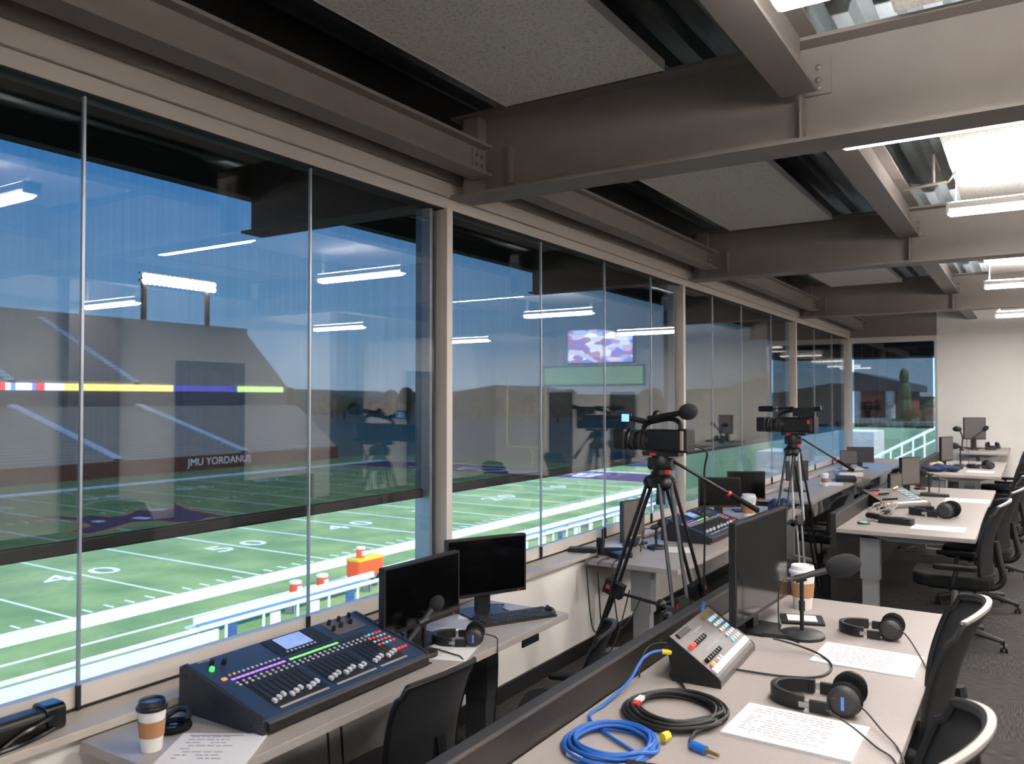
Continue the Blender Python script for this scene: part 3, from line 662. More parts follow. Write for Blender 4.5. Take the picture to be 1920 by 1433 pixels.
# ================================================================== FURNITURE
def desk(name, x0, x1, y0, y1, z, label, dark=False, legx=None, group=None, legy=None, foot=True):
    cx, cy = (x0 + x1) / 2, (y0 + y1) / 2
    t = thing(name, label, 'desk', (cx, cy, 0), group=group); hx, hy = (x1 - x0) / 2, (y1 - y0) / 2
    MB().box(-hx, hx, -hy, hy, z - .036, z).build('tabletop', 'laminate', t, bevel=.003)
    lm = 'desk_dark' if dark else 'desk_steel'
    for ly in (legy or (-hy + .22, hy - .22)):
        lx = 0 if legx is None else legx
        MB().box(lx - .08, lx + .08, ly - .05, ly + .05, .35, z - .09).box(lx - .065, lx + .065, ly - .04, ly + .04, .03, .36).build('leg', lm, t)
        MB().prism([(-hx + .18, z - .045), (-hx + .40, z - .10), (hx - .32, z - .10), (hx - .12, z - .045)], ly - .06, ly + .06, 'y').build('support_arm', lm, t)
        if foot: MB().prism([(-hx * .85, 0), (hx * .85, 0), (hx * .85, .02), (lx + .1, .05), (lx - .1, .05), (-hx * .85, .02)], ly - .05, ly + .05, 'y').build('foot', lm, t)
    MB().box(-.03, .03, -hy + .25, hy - .25, z - .09, z - .045).build('crossbeam', lm, t)
    return t
# window side desks
desk('window_desk', -2.85, -2.225, 1.64, 4.09, .735, 'pale laminate desk by the window, nearest, holding the big sound console', dark=True, legy=(-.8, .8))
t = MB().box(-2.245, -2.235, 3.62, 3.78, .655, .69).build('card_slot', 'black'); t.parent = bpy.data.objects['window_desk']; t.location = (-bpy.data.objects['window_desk'].location.x, -bpy.data.objects['window_desk'].location.y, 0)
desk('window_desk', -2.85, -2.12, 5.50, 9.30, .735, 'pale laminate window desk behind the first camera tripod', legy=(-1.66, 1.6))
desk('window_desk', -2.85, -2.2, 10.0, 13.3, .735, 'pale laminate window desk behind the second camera tripod')
desk('window_desk', -2.85, -2.1, 13.5, 16.6, .735, 'farthest pale laminate window desk, in the far corner')
# right hand desks with dark divider
RD = [(-1.465, -.39, 1.0, 5.165, .74, 'large pale desk at lower right with cables, headphones and switcher'),
      (-1.48, -.41, 7.64, 11.85, .80, 'second pale desk of the right row, its end edge facing us'),
      (-1.30, -.36, 12.1, 14.95, .95, 'third pale desk of the right row, raised higher'),
      (-1.05, -.35, 15.1, 16.9, 1.08, 'farthest pale desk of the right row, against the cream wall')]
for i, (x0, x1, y0, y1, z, lb) in enumerate(RD):
    w_ = x1 - x0
    desk('work_desk', x0, x1, y0, y1, z, lb, legx=-.27 * w_ if i else 0)
    if i < 3:
        t = thing('desk_divider', ['dark brown divider panel along the left of the nearest desk', 'dark divider panel along the left edge of the second right-row desk', 'dark divider panel along the left of the third right-row desk'][i], 'divider', (x0 - .026, (y0 + y1) / 2, 0))
        h = (y1 - y0) / 2
        MB().box(-.022, .022, -h, h, .04, z + .115).build('panel', 'partition', t)
        MB().box(-.026, .026, -h, h, z + .115, z + .130).build('top_trim', 'dark_grey', t)
        MB().box(.022, .027, -h, h, z + .118, z + .131).build('edge_strip', 'partition_edge', t)
        for yy in (-h + .1, h - .1): MB().box(-.06, .024, yy - .03, yy + .03, 0, .04).build('foot', 'dark_grey', t)

# ------------------------------------------------------------------ chair (faces local +x)
def make_chair(label, loc, rz, scale, rim_m='rim_grey'):
    t = thing('office_chair', label, 'chair', loc, rz, scale=scale)
    MB().rbox(-.24, .25, -.25, .25, .42, .505, .12).build('seat', 'black_soft', t, bevel=.02, seg=3)
    MB().rbox(-.16, .16, -.12, .12, .39, .44, .03).build('tilt_mechanism', 'black', t)
    def bp(u, v, d=0):
        w = .235 * (1 - .16 * (1 - v) ** 2) * (1 - .10 * max(0, v - .75) / .25 * abs(u))
        x = -.235 - .10 * v ** 1.4 + .075 * u * u + .03 * math.sin(PI * v) + d
        return (x, u * w, .50 + .50 * v - .03 * u * u * (v > .9))
    nu, nv = 12, 12; vs = [bp(-1 + 2 * i / nu, j / nv) for j in range(nv + 1) for i in range(nu + 1)]
    n0 = len(vs); vs += [(x - .006, y, z) for x, y, z in vs]
    fs = []
    for j in range(nv):
        for i in range(nu):
            a = j * (nu + 1) + i; fs.append((a, a + 1, a + nu + 2, a + nu + 1)); fs.append(tuple(n0 + k for k in (a + nu + 1, a + nu + 2, a + 1, a)))
    MB().add(vs, fs, 0, True).build('backrest', 'black_mesh', t)
    rim = [bp(-1, j / 12) for j in range(0, 13)]; rim2 = [bp(1, j / 12) for j in range(12, -1, -1)]
    top = [bp(-1 + 2 * i / 14, 1) for i in range(1, 14)]
    MB().tube(rim + top + rim2 + [bp(1 - 2 * i / 8, 0) for i in range(1, 8)], .013, closed=True).build('back_frame', 'black', t)
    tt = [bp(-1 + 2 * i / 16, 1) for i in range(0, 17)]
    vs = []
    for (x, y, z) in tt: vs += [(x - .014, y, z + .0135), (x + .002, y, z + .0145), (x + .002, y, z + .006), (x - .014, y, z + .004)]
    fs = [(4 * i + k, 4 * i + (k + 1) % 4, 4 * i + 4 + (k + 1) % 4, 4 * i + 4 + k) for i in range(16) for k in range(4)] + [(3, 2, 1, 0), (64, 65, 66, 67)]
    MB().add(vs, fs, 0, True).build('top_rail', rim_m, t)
    MB().tube(spline([(-.10, 0, .41), (-.22, 0, .40), (-.29, 0, .46), (-.27, 0, .60), (-.25, 0, .72)], 5), .022).build('back_support', 'black', t)
    for s in (-1, 1):
        MB().tube(spline([(.02, s * .22, .42), (.01, s * .28, .44), (-.02, s * .285, .555)], 5), .016).build('arm_post', 'black', t)
        MB().rbox(-.14, .12, s * .285 - .035, s * .285 + .035, .555, .585, .03).build('armrest', 'black_soft', t, bevel=.008)
    MB().tube([(0, 0, .10), (0, 0, .40)], .025, seg=12).tube([(0, 0, .08), (0, 0, .25)], .034, 1, seg=12).build('gas_lift', ['chrome', 'black'], t)
    m = MB()
    for k in range(5):
        a = R(72 * k + 20); c, s_ = math.cos(a), math.sin(a)
        m.tube([(0, 0, .11), (.15 * c, .15 * s_, .10), (.30 * c, .30 * s_, .07)], [.032, .024, .016], seg=8)
    m.build('star_base', 'dark_grey', t)
    for k in range(5):
        a = R(72 * k + 20); c, s_ = .30 * math.cos(a), .30 * math.sin(a)
        MB().tube([(c - .022, s_, .028), (c - .006, s_, .028)], .028, seg=12).tube([(c + .006, s_, .028), (c + .022, s_, .028)], .028, seg=12).tube([(c, s_, .02), (c, s_, .075)], .009).build('caster', 'black', t)
    return t
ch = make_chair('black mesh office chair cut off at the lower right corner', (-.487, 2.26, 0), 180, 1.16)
CH = [((-.545, 3.58, 0), 184, 1.16, 'black mesh office chair tucked at the far end of the nearest desk'),
      ((-.55, 7.42, 0), 183, 1.15, 'black mesh office chair at the near corner of the second right-row desk'),
      ((-.46, 8.85, 0), 178, 1.12, 'second black mesh chair along the second right-row desk'),
      ((-.42, 10.5, 0), 182, 1.14, 'third black mesh chair along the second right-row desk'),
      ((-.40, 12.7, 0), 176, 1.22, 'black mesh chair at the third right-row desk, nearer one'),
      ((-.38, 14.4, 0), 184, 1.25, 'black mesh chair at the third right-row desk, farther one'),
      ((-2.14, 2.50, 0), 178, .93, 'black mesh chair in front of the big sound console'),
      ((-2.02, 3.62, 0), 200, .82, 'black mesh chair between the nearest window desk and the divider'),
      ((-2.02, 9.55, 0), 176, .90, 'black mesh chair beside the second camera tripod'),
      ((-1.98, 10.9, 0), 182, .90, 'black mesh chair just beyond the second camera tripod'),
      ((-1.98, 13.3, 0), 178, .93, 'black mesh chair at the far window desk, nearer one'),
      ((-1.98, 14.5, 0), 182, .93, 'black mesh chair at the far window desk, farther one')]
ch2 = None
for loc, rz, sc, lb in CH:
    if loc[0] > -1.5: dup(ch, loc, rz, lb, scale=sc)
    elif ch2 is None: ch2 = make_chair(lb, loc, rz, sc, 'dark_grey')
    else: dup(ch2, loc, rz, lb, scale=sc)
for o in [o for o in bpy.data.objects if o.name.startswith('office_chair')]: o['group'] = 'mesh office chairs'

# ------------------------------------------------------------------ monitors (screen faces local -y)
def monitor(label, loc, rz, w, h, lift, name='computer_monitor', stand='black', screen='screen_off', back='black', depth=.035):
    t = thing(name, label, 'monitor', loc, rz)
    MB().rbox(-w / 2, w / 2, 0, depth, lift, lift + h, .006, axis='y').rbox(-w * .3, w * .3, depth, depth + .025, lift + h * .2, lift + h * .8, .01, axis='y').build('housing', back, t, bevel=.002)
    MB().box(-w / 2 + .012, w / 2 - .012, -.0015, .0005, lift + .02, lift + h - .012).build('screen', screen, t)
    MB().box(w / 2 - .06, w / 2 - .045, -.002, 0, lift + .005, lift + .012).build('power_light', 'red', t)
    MB().box(-.04, .04, depth + .005, depth + .045, .012, lift + h * .45).build('stand_neck', stand, t)
    MB().rbox(-.13, .13, -.06, depth + .12, 0, .014, .03).build('stand_base', stand, t)
    return t
monitor('black monitor left of the pair on the window desk, behind the gooseneck microphone', (-2.56, 3.21, .735), 90 - 2, .57, .325, .085)
monitor('larger-looking black monitor right of the pair on the window desk, behind the keyboard', (-2.58, 3.80, .735), 90 - 26, .51, .325, .110)
monitor('big dark monitor on the nearest right desk, seen from its edge', (-1.195, 4.31, .74), 90 - 3, .80, .50, .10)
monitor('dark monitor facing us on the second window desk, left one, behind the sound console', (-2.66, 8.05, .735), 32, .42, .30, .12)
monitor('black monitor facing us on the second window desk, right one', (-2.60, 8.75, .735), 30, .40, .30, .13)
monitor('thin monitor seen edge-on behind the first tripod leg', (-2.80, 6.28, .735), 78, .30, .34, .03, back='desk_dark', screen='grey_panel')
monitor('grey backed monitor behind the second tripod', (-2.60, 11.0, .735), 40, .30, .26, .14, screen='dark_grey')
monitor('dark monitor in the far window corner, larger one', (-2.55, 15.3, .735), 22, .44, .27, .10, back='dark_grey', screen='dark_grey')
monitor('small pale grey monitor in the far window corner in front of the dark one', (-2.66, 14.85, .735), 18, .28, .24, .09, screen='grey_panel')
monitor('monitor at the divider of the second right-row desk, its pale screen seen at an angle', (-1.22, 10.6, .80), 62, .34, .33, .13, screen='grey_panel')
monitor('shorter monitor just in front of the pale-screened one on the second right-row desk', (-1.30, 10.0, .80), 64, .22, .26, .05, screen='grey_panel')
monitor('monitor at the divider of the third right-row desk, seen almost edge-on', (-1.07, 13.5, .95), 66, .32, .36, .08, screen='grey_panel')
monitor('monitor on the farthest right-row desk in front of the cream wall', (-.86, 16.2, 1.08), 26, .36, .38, .16, screen='grey_panel')

# ------------------------------------------------------------------ big digital mixing console (front = local -y, long = local x)
def console(name, label, loc, rz, Wd=1.0, Dp=.47, detail=True):
    t = thing(name, label, 'mixing console', loc, rz); hx = Wd / 2
    prof = [(0, .012), (0, .055), (.03, .068), (Dp - .03, .178), (Dp, .165), (Dp, .012)]
    MB().prism(prof, -hx + .015, hx - .015, 'x').build('body', 'mixer_blue', t, bevel=.003)
    sp = [(-.004, 0), (-.004, .058), (.03, .074), (Dp - .028, .184), (Dp + .004, .168), (Dp + .004, 0)]
    for s in (-1, 1):
        MB().prism(sp, s * hx - (.0 if s > 0 else 0), s * (hx - .018), 'x').build('side_panel', 'mixer_side', t, bevel=.003)
        for q_ in ((.06, .03), (Dp * .55, .08), (Dp * .92, .14)): MB().lathe([(.006, 0), (.006, .002)], (s * hx, q_[0], q_[1]), axis=(s, 0, 0), seg=8).build('side_screw', 'black', t)
    MB().box(-hx + .02, hx - .02, -.016, -.002, .012, .046).build('front_bolster', 'black_base', t, bevel=.004)
    MB().box(-hx + .02, hx - .02, -.018, -.004, .046, .052).build('bolster_strip', 'partition_edge', t)
    sl = math.atan2(.11, Dp - .06)
    # top-panel frame: local (u, v) -> on slope
    T = Matrix.Translation((0, .03, .068)) @ Matrix.Rotation(sl, 4, 'X')
    def P(mi=0): m = MB(); m.T = T; return m
    Ls = math.hypot(Dp - .06, .11)
    a = -hx + .03; b_ = hx - .03
    P().box(a + .07, a + .335, Ls * .02, Ls * .62, .0005, .002).build('fader_panel', 'mixer_panel', t)
    P().box(a + .36, a + .60, Ls * .02, Ls * .62, .0005, .002).build('fader_panel', 'mixer_panel', t)
    P().box(a + .62, a + .80, Ls * .02, Ls * .62, .0005, .002).build('fader_panel', 'mixer_panel', t)
    P().box(a + .33, a + .62, Ls * .66, Ls * .985, .0005, .003).build('screen_bezel', 'black', t)
    P().box(a + .385, a + .535, Ls * .74, Ls * .965, .003, .005).build('screen', 'lcd', t)
    P().box(a + .67, a + .86, Ls * .70, Ls * .98, .0005, .002).build('knob_panel', 'grey_panel', t)
    k = 0
    for x_, n_ in ((a + .082, 9), (a + .372, 8), (a + .632, 6)):
        for i in range(n_):
            xx = x_ + i * .0285
            P().box(xx - .0015, xx + .0015, Ls * .05, Ls * .40, .002, .0026).build('fader_slot', 'black_gloss', t)
            pos = Ls * (.085 + .02 * ((i * 7) % 3))
            P().box(xx - .0065, xx + .0065, pos - .011, pos + .011, .004, .015).box(xx - .007, xx + .007, pos - .0012, pos + .0012, .015, .0165).build('fader_cap', 'fader_cap', t, bevel=.002)
    P().box(a + .08, a + .325, -.008, -.001 + .004, .001, .0025).box(a + .37, a + .60, -.008, .003, .001, .0025).box(a + .63, a + .80, -.008, .003, .001, .0025).build('scribble_strip', 'rim_grey', t)
    # led strips
    for (x0, x1, mt, n_) in ((a + .05, a + .32, 'led_purple', 12), (a + .34, a + .62, 'led_green', 12)):
        for i in range(n_):
            xx = x0 + (x1 - x0) * i / n_; P().box(xx, xx + (x1 - x0) / n_ * .8, Ls * .565, Ls * .59, .002, .004).build('channel_light', mt, t)
    bt = None; cnt = 0
    for row, yy in ((0, .50), (1, .455)):
        for i in range(26):
            xx = a + .055 + i * .0285
            m = P(); m.box(xx - .005, xx + .005, Ls * yy, Ls * yy + .009, .002, .006); m.build('button', 'btn', t); cnt += 1
    for i in range(12): P().box(a + .06 + i * .022, a + .069 + i * .022, Ls * .64, Ls * .64 + .009, .001, .005).build('button', ['btn', 'btn_orange', 'btn'][i % 3] if i in (1,) else 'btn', t)
    for i in range(8): P().box(a + .37 + i * .022, a + .379 + i * .022, Ls * .69, Ls * .69 + .009, .003, .006).build('button', 'btn', t)
    rc = ['btn_red', 'btn', 'btn_cyan', 'btn', 'btn_red']
    for i in range(5):
        for j in range(4): P().box(b_ - .13 + i * .024, b_ - .118 + i * .024, Ls * (.30 + .07 * j), Ls * (.30 + .07 * j) + .01, .001, .006).build('button', rc[(i + 2 * j) % 5], t)
    for i in range(4): P().box(b_ - .10 + i * .022, b_ - .088 + i * .022, Ls * .13, Ls * .13 + .011, .001, .007).build('button', 'btn_red', t)
    for i, (kx, ky) in enumerate(((.055, .88), (.10, .84), (.70, .92), (.735, .82), (.765, .93), (.80, .83), (.835, .94), (.68, .80))):
        m = P(); m.lathe([(.010, 0), (.009, .022), (.007, .024)], (a + kx, Ls * ky, .002), seg=12); m.build('knob', 'black', t)
    m = P(); m.lathe([(.011, 0), (.010, .014), (.008, .016)], (a + .03, Ls * .80, .002), seg=12); m.build('knob', 'btn_green', t)
    m = P(); m.box(a + .02, a + .04, Ls * .60, Ls * .60 + .016, .001, .006); m.build('button', 'btn_orange', t)
    P().text('M32 LIVE', .014, Matrix.Translation((a + .05, Ls * .975, .001)), 0, .0005).build('lettering', 'btn', t)
    return t
console('mixing_console', 'large dark blue digital mixing console with glowing screen on the window desk', (-2.325, 2.475, .735), 90, Wd=.95)
console('mixing_console', 'dark mixing console on the second window desk, seen between the tripod legs', (-2.27, 7.1, .735), 90, Wd=1.0, Dp=.42)

# ------------------------------------------------------------------ video switcher (wedge), front = local -y
def switcher(label, loc, rz, W_=.46, D_=.36, H_=.15):
    t = thing('video_switcher', label, 'control panel', loc, rz)
    prof = [(0, .0), (0, .03), (.012, .045), (D_ - .01, H_), (D_, H_ - .02), (D_ * .9, 0)]
    MB().prism(prof, -W_ / 2 + .008, W_ / 2 - .008, 'x').build('body', 'grey_panel', t, bevel=.002)
    for s in (-1, 1): MB().prism([(p[0] * 1.01 - .001, p[1] * 1.02) for p in prof], s * W_ / 2, s * (W_ / 2 - .008), 'x').build('side_cheek', 'black', t)
    sl = math.atan2(H_ - .045, D_ - .022); T = Matrix.Translation((0, .012, .045)) @ Matrix.Rotation(sl, 4, 'X'); Ls = math.hypot(D_ - .022, H_ - .045)
    def P(): m = MB(); m.T = T; return m
    P().box(-W_ / 2 + .02, W_ / 2 - .02, .012, .04, .001, .006).build('light_bar', 'white_plastic', t)
    cols = {(0, 0): 'btn_red', (1, 0): 'btn_green', (2, 0): 'btn_red', (0, 7): 'btn_red', (1, 6): 'btn_red'}
    for i in range(7):
        for j in range(2): P().lathe([(.011, 0), (.010, .016), (.008, .018)], (-W_ / 2 + .05 + i * .031, Ls * (.30 + .33 * j), .002), seg=12).build('knob', 'btn_red' if (i, j) in ((0, 1), (1, 1)) else 'black', t)
    for i in range(4):
        for j in range(5): P().rbox(W_ / 2 - .17 + i * .034, W_ / 2 - .148 + i * .034, Ls * (.22 + .13 * j), Ls * (.22 + .13 * j) + .018, .001, .008, .003).build('button', 'btn' if (i + j) % 5 else 'btn_cyan', t)
    for i in range(5): P().rbox(-W_ / 2 + .04 + i * .034, -W_ / 2 + .06 + i * .034, Ls * .155, Ls * .155 + .018, .001, .008, .003).build('button', ['btn_red', 'btn_green', 'btn_red', 'btn', 'btn'][i], t)
    for r_ in range(3): P().text('IN 1  IN 2  IN 3  IN 4  AUX  OUT', .011, Matrix.Translation((-.05, Ls * (.42 + .19 * r_), .0012)), 0, .0004).build('lettering', 'btn', t)
    P().box(-W_ / 2 + .05, -W_ / 2 + .2, Ls * .86, Ls * .95, .001, .01).build('socket_block', 'black', t)
    P().tube([(W_ / 2 - .2, Ls * .88, .01), (W_ / 2 - .12, Ls * .93, .025)], .009).build('plug', 'gold', t)
    return t
switcher('grey video switcher with black side cheeks on the nearest right desk', (-1.12, 3.64, .74), 93, W_=.60, D_=.23, H_=.185)
switcher('video switcher on the second right-row desk against the divider', (-1.10, 9.45, .80), 90 - 35, W_=.6, D_=.36, H_=.17)

# ------------------------------------------------------------------ desk microphones
def desk_mic(label, loc, rz, h=.26, tilt=22, L=.17, foam=.042, flen=.11, base=.085, bk=.05):
    t = thing('desk_microphone', label, 'microphone', loc, rz)
    MB().lathe([(base, 0), (base, .014), (base * .92, .022), (base * .2, .034)], seg=32).build('base', 'black', t)
    MB().tube([(0, 0, .02), (0, 0, h)], .010, seg=12).tube([(0, 0, h * .45), (0, 0, h * .62)], .015, seg=12).build('stem', 'black', t)
    c, s = math.cos(R(tilt)), math.sin(R(tilt))
    MB().tube([(-.03, 0, h - .004), (.02, 0, h + .01)], .02, seg=12).build('clip', 'black', t)
    MB().tube([(-bk * c, 0, h + .01 - bk * s), (L * c, 0, h + .01 + L * s)], [.012, .018], seg=14).build('microphone_body', 'dark_grey', t)
    MB().ball(((L + flen * .35) * c, 0, h + .01 + (L + flen * .35) * s), foam, sc=(1, 1, flen / foam / 1.7), axis=(c, 0, s), seg=20, rings=14).build('foam_windscreen', 'foam', t)
    MB().tube(spline([(-bk * c, 0, h + .01 - bk * s), (-.10, -.01, h - .02), (-.115, -.01, h * .5), (-.10, -.02, .006), (-.03, -.13, .004)], 6), .0035).build('cable', 'cable_black', t)
    return t
desk_mic('black desk microphone with big foam windscreen in the middle of the nearest right desk', (-1.0, 4.30, .74), 20, h=.29, tilt=18, L=.155, foam=.058, flen=.15, base=.11)
desk_mic('desk microphone on the window desk in front of the left monitor', (-2.43, 3.05, .735), 66, h=.155, tilt=46, L=.07, foam=.034, flen=.07, base=.065, bk=.13)
desk_mic('short desk microphone on the second window desk beside the console', (-2.58, 6.22, .735), 30, h=.17, tilt=25, L=.03, foam=.035, flen=.08, base=.075)
desk_mic('desk microphone on the second right-row desk', (-1.06, 10.9, .80), 200, h=.24, tilt=8, L=.05, foam=.05, flen=.13, base=.10)
desk_mic('desk microphone on the third right-row desk, nearer one', (-.92, 13.75, .95), 200, h=.28, tilt=5, L=.04, foam=.05, flen=.13, base=.10)
desk_mic('desk microphone in front of the farthest right-row monitor', (-.86, 15.9, 1.08), 20, h=.20, tilt=40, L=.2, foam=.04, flen=.10, base=.07)
desk_mic('slim boom microphone reaching toward the window over the second right-row desk', (-1.22, 11.5, .80), 195, h=.24, tilt=12, L=.12, foam=.05, flen=.12, base=.07)
# ------------------------------------------------------------------ headphones resting on the edge of the band
def headphones(label, loc, rz, sc=1.0, mark=None):
    t = thing('headphones', label, 'headphones', loc, rz, scale=sc)
    # band: a U in plan, open towards +x, its width standing upright
    def band(a0, a1, n, thick=.018, h=.042, z=.004, r=.085, x0=-.03):
        pts = [(x0 + r * 1.15 * math.cos(R(a0 + (a1 - a0) * i / n)), r * math.sin(R(a0 + (a1 - a0) * i / n))) for i in range(n + 1)]
        vs, fs = [], []
        for i, (x, y) in enumerate(pts):
            d = Vector((x - x0, y)); d.normalize()
            for s in (0, thick): vs += [(x - d.x * s, y - d.y * s, z), (x - d.x * s, y - d.y * s, z + h)]
        for i in range(n):
            a = 4 * i; b = a + 4
            fs += [(a, a + 1, b + 1, b), (a + 2, b + 2, b + 3, a + 3), (a + 1, a + 3, b + 3, b + 1), (a, b, b + 2, a + 2)]
        fs += [(0, 2, 3, 1), (4 * n, 4 * n + 1, 4 * n + 3, 4 * n + 2)]
        return MB().add(vs, fs, 0, True)
    band(82, 278, 24).build('headband', 'black', t, bevel=.003)
    for s in (-1, 1):
        MB().box(-.032, .03, s * .0855 - .004, s * .0855 + .004, .014, .030).build('slider', 'chrome', t)
        MB().box(-.004, .05, s * .0835 - .007, s * .0835 + .007, .004, .038).build('yoke', 'black', t, bevel=.002)
        MB().lathe([(.036, -.004), (.046, .004), (.048, .014), (.040, .024), (.024, .026)], (.085, s * .060, .044), seg=28, axis=(0, -s, 0)).build('ear_cushion', 'black_soft', t)
        c = MB().lathe([(.042, 0), (.044, .010), (.038, .020), (.030, .023), (.030, .026), (.012, .027)], (.085, s * .064, .044), seg=28, axis=(0, s, 0)).build('ear_cup', 'black_gloss' if 0 else 'dark_grey', t)
        if s < 0 and mark:
            MB().box(.081, .089, -.0925, -.0905, .026, .062).build('logo_mark', mark, c)
    return t
headphones('black headphones with a blue mark on the ear cup, on the nearest right desk', (-.735, 3.385, .74), 2, 1.36, 'blue_mark')
headphones('black headphones near the far edge of the nearest right desk', (-.715, 4.53, .74), 2, 1.18)
headphones('black headphones by the keyboard on the window desk', (-2.42, 3.30, .735), 30, 1.0, 'blue_mark')
headphones('black headphones on the second right-row desk behind the papers', (-.84, 8.95, .80), -12, 1.7)
headphones('black headphones on the third right-row desk', (-.66, 13.45, .95), 20, 1.3)
headphones('black headphones on the farthest right-row desk', (-.60, 16.5, 1.08), 100, 1.2)
t = thing('headphones', 'folded black headphones lying beside the left coffee cup', 'headphones', (-2.66, 1.88, .735), 20)
MB().tube(arc(0, 0, .052, 0, 360, 30, .012)[:-1], .013, closed=True, seg=10).build('ear_cushion', 'black_soft', t); MB().lathe([(.045, 0), (.045, .010), (.02, .014)], (0, 0, .002), seg=24).build('ear_cup', 'black_gloss', t)
MB().tube(spline([(.045, .02, .03), (.03, .05, .055), (-.02, .055, .05), (-.05, .02, .03)], 6), .010).build('headband', 'black', t)

# cable running from headphones over desk edge
def cord(name, pts, r, mt, label, cat='cable', n=8):
    o = MB().tube(spline(pts, n), r, seg=8).build(name, mt); return tag(o, label, cat)
cord('headphone_cord', [(-.655, 3.26, .815), (-.56, 3.28, .80), (-.47, 3.20, .755), (-.40, 3.08, .745), (-.372, 3.0, .70), (-.365, 2.95, .5), (-.37, 2.9, .2)], .0035, 'cable_black', 'thin black cord from the blue-marked headphones over the desk edge, upper strand')
cord('headphone_cord', [(-.655, 3.17, .80), (-.56, 3.14, .77), (-.47, 3.06, .748), (-.40, 2.98, .745), (-.372, 2.92, .68), (-.365, 2.85, .4)], .0035, 'cable_black', 'thin black cord from the blue-marked headphones over the desk edge, lower strand')
cord('headphone_cord', [(-.645, 4.46, .81), (-.55, 4.42, .80), (-.46, 4.22, .76), (-.40, 4.0, .745), (-.374, 3.9, .70), (-.37, 3.85, .5)], .0035, 'cable_black', 'thin black cord from the far headphones over the edge of the nearest right desk')
cord('headphone_cord', [(-2.33, 3.36, .78), (-2.26, 3.40, .76), (-2.222, 3.36, .73), (-2.212, 3.34, .55), (-2.22, 3.30, .25), (-2.25, 3.28, .03)], .0035, 'cable_black', 'thin black cord hanging down from the headphones on the window desk')
cord('headphone_cord', [(-2.58, 3.14, .74), (-2.44, 3.14, .742), (-2.32, 3.12, .742), (-2.25, 3.10, .74), (-2.218, 3.07, .70), (-2.215, 3.02, .5)], .0035, 'cable_black', 'thin black cord crossing the paper on the window desk')

# ------------------------------------------------------------------ coiled cables
def coil(name, label, c, r0, n, rad, mt, sx=1.0, lead=None, seed=1):
    rn = random.Random(seed); pts = []
    for k in range(n):
        rr = r0 * rn.uniform(.80, 1.10); ox, oy = rn.uniform(-.09, .09) * r0, rn.uniform(-.09, .09) * r0; zz = rad + (k % 4) * rad * 1.55
        for i in range(26):
            a = 2 * PI * i / 26; b = i / 26
            pts.append((c[0] + ox + rr * sx * math.cos(a), c[1] + oy + rr * math.sin(a), c[2] + zz + rad * .6 * math.sin(3 * a + k)))
    P = [Vector(p) for p in pts]
    for _ in range(2): P = [P[0]] + [(P[i - 1] + P[i] * 2 + P[i + 1]) / 4 for i in range(1, len(P) - 1)] + [P[-1]]
    if lead: P = P + [Vector(p) for p in spline([P[-1]] + lead, 8)][1:]
    t = thing(name, label, 'cable', (0, 0, 0)); MB().tube(P, rad, seg=8).build('cable', mt, t); return t
t = coil('cable_coil', 'coil of bright blue cable on the nearest right desk', (-1.245, 2.585, .74), .172, 9, .0062, 'cable_blue', sx=.92,
    lead=[(-1.40, 2.74, .75), (-1.42, 2.92, .755), (-1.405, 3.10, .79), (-1.40, 3.22, .845), (-1.37, 3.29, .865), (-1.33, 3.325, .86)], seed=3)
MB().tube([(-1.35, 3.31, .863), (-1.318, 3.335, .858)], .011).build('plug', 'yellow', t)
MB().tube([(-1.33, 2.44, .752), (-1.27, 2.42, .752)], .010).build('cable_tie', 'white_plastic', t); MB().tube([(-1.10, 2.70, .765), (-1.09, 2.73, .765)], .016).build('cable_tag', 'yellow', t)
MB().tube([(-1.13, 2.47, .755), (-1.02, 2.49, .755)], .014, 0).tube([(-1.02, 2.49, .755), (-.97, 2.50, .755)], .011, 1).build('connector', ['cable_black', 'white_plastic'], t)
t = coil('cable_coil', 'coil of black cable beside the blue coil', (-1.165, 2.985, .74), .185, 11, .0065, 'cable_black', sx=.95,
    lead=[(-1.02, 2.84, .76), (-1.02, 2.76, .755), (-1.0, 2.72, .753)], seed=5)
MB().tube([(-1.0, 2.72, .755), (-.945, 2.70, .755)], .016, 0, seg=14).tube([(-.945, 2.70, .755), (-.895, 2.685, .755)], [.009, .006], 1).build('jack_plug', ['plug_blue', 'gold'], t)
MB().box(-1.31, -1.29, 2.93, 2.99, .77, .785).build('cable_tag', 'white_plastic', t); MB().box(-1.30, -1.28, 2.895, 2.93, .77, .785).build('cable_tag', 'red', t)
cord('loose_cable', [(-1.44, 3.28, .745), (-1.45, 3.32, .80), (-1.44, 3.40, .85), (-1.38, 3.50, .84), (-1.30, 3.56, .78)], .004, 'cable_black', 'thin black cable looping up by the divider behind the coils')
cord('loose_cable', [(-1.28, 3.56, .76), (-1.30, 3.46, .76), (-1.33, 3.36, .755), (-1.26, 3.30, .75), (-1.2, 3.2, .75)], .006, 'cable_black', 'short black cable with connector left of the switcher')
cord('loose_cable', [(-1.06, 3.98, .80), (-.94, 4.02, .77), (-.84, 3.98, .755), (-.77, 3.86, .748), (-.79, 3.70, .748), (-.92, 3.62, .748), (-1.13, 3.59, .75)], .005, 'cable_black', 'black cable loop on the right side of the switcher')
cord('loose_cable', [(-1.46, 4.15, .88), (-1.42, 4.02, .86), (-1.36, 3.96, .85), (-1.30, 3.94, .86)], .009, 'cable_blue', 'blue cables coming over the divider behind the switcher')
t = MB()
for k in range(5): t.tube([(-1.34 + k * .012, 3.42 + k * .03, .75), (-1.28 + k * .01, 3.47 + k * .03, .775), (-1.24, 3.50 + k * .03, .79)], .010, seg=8)
tag(t.build('connector_bundle', 'dark_grey'), 'bundle of dark plugs between divider and switcher', 'connectors', kind='stuff')

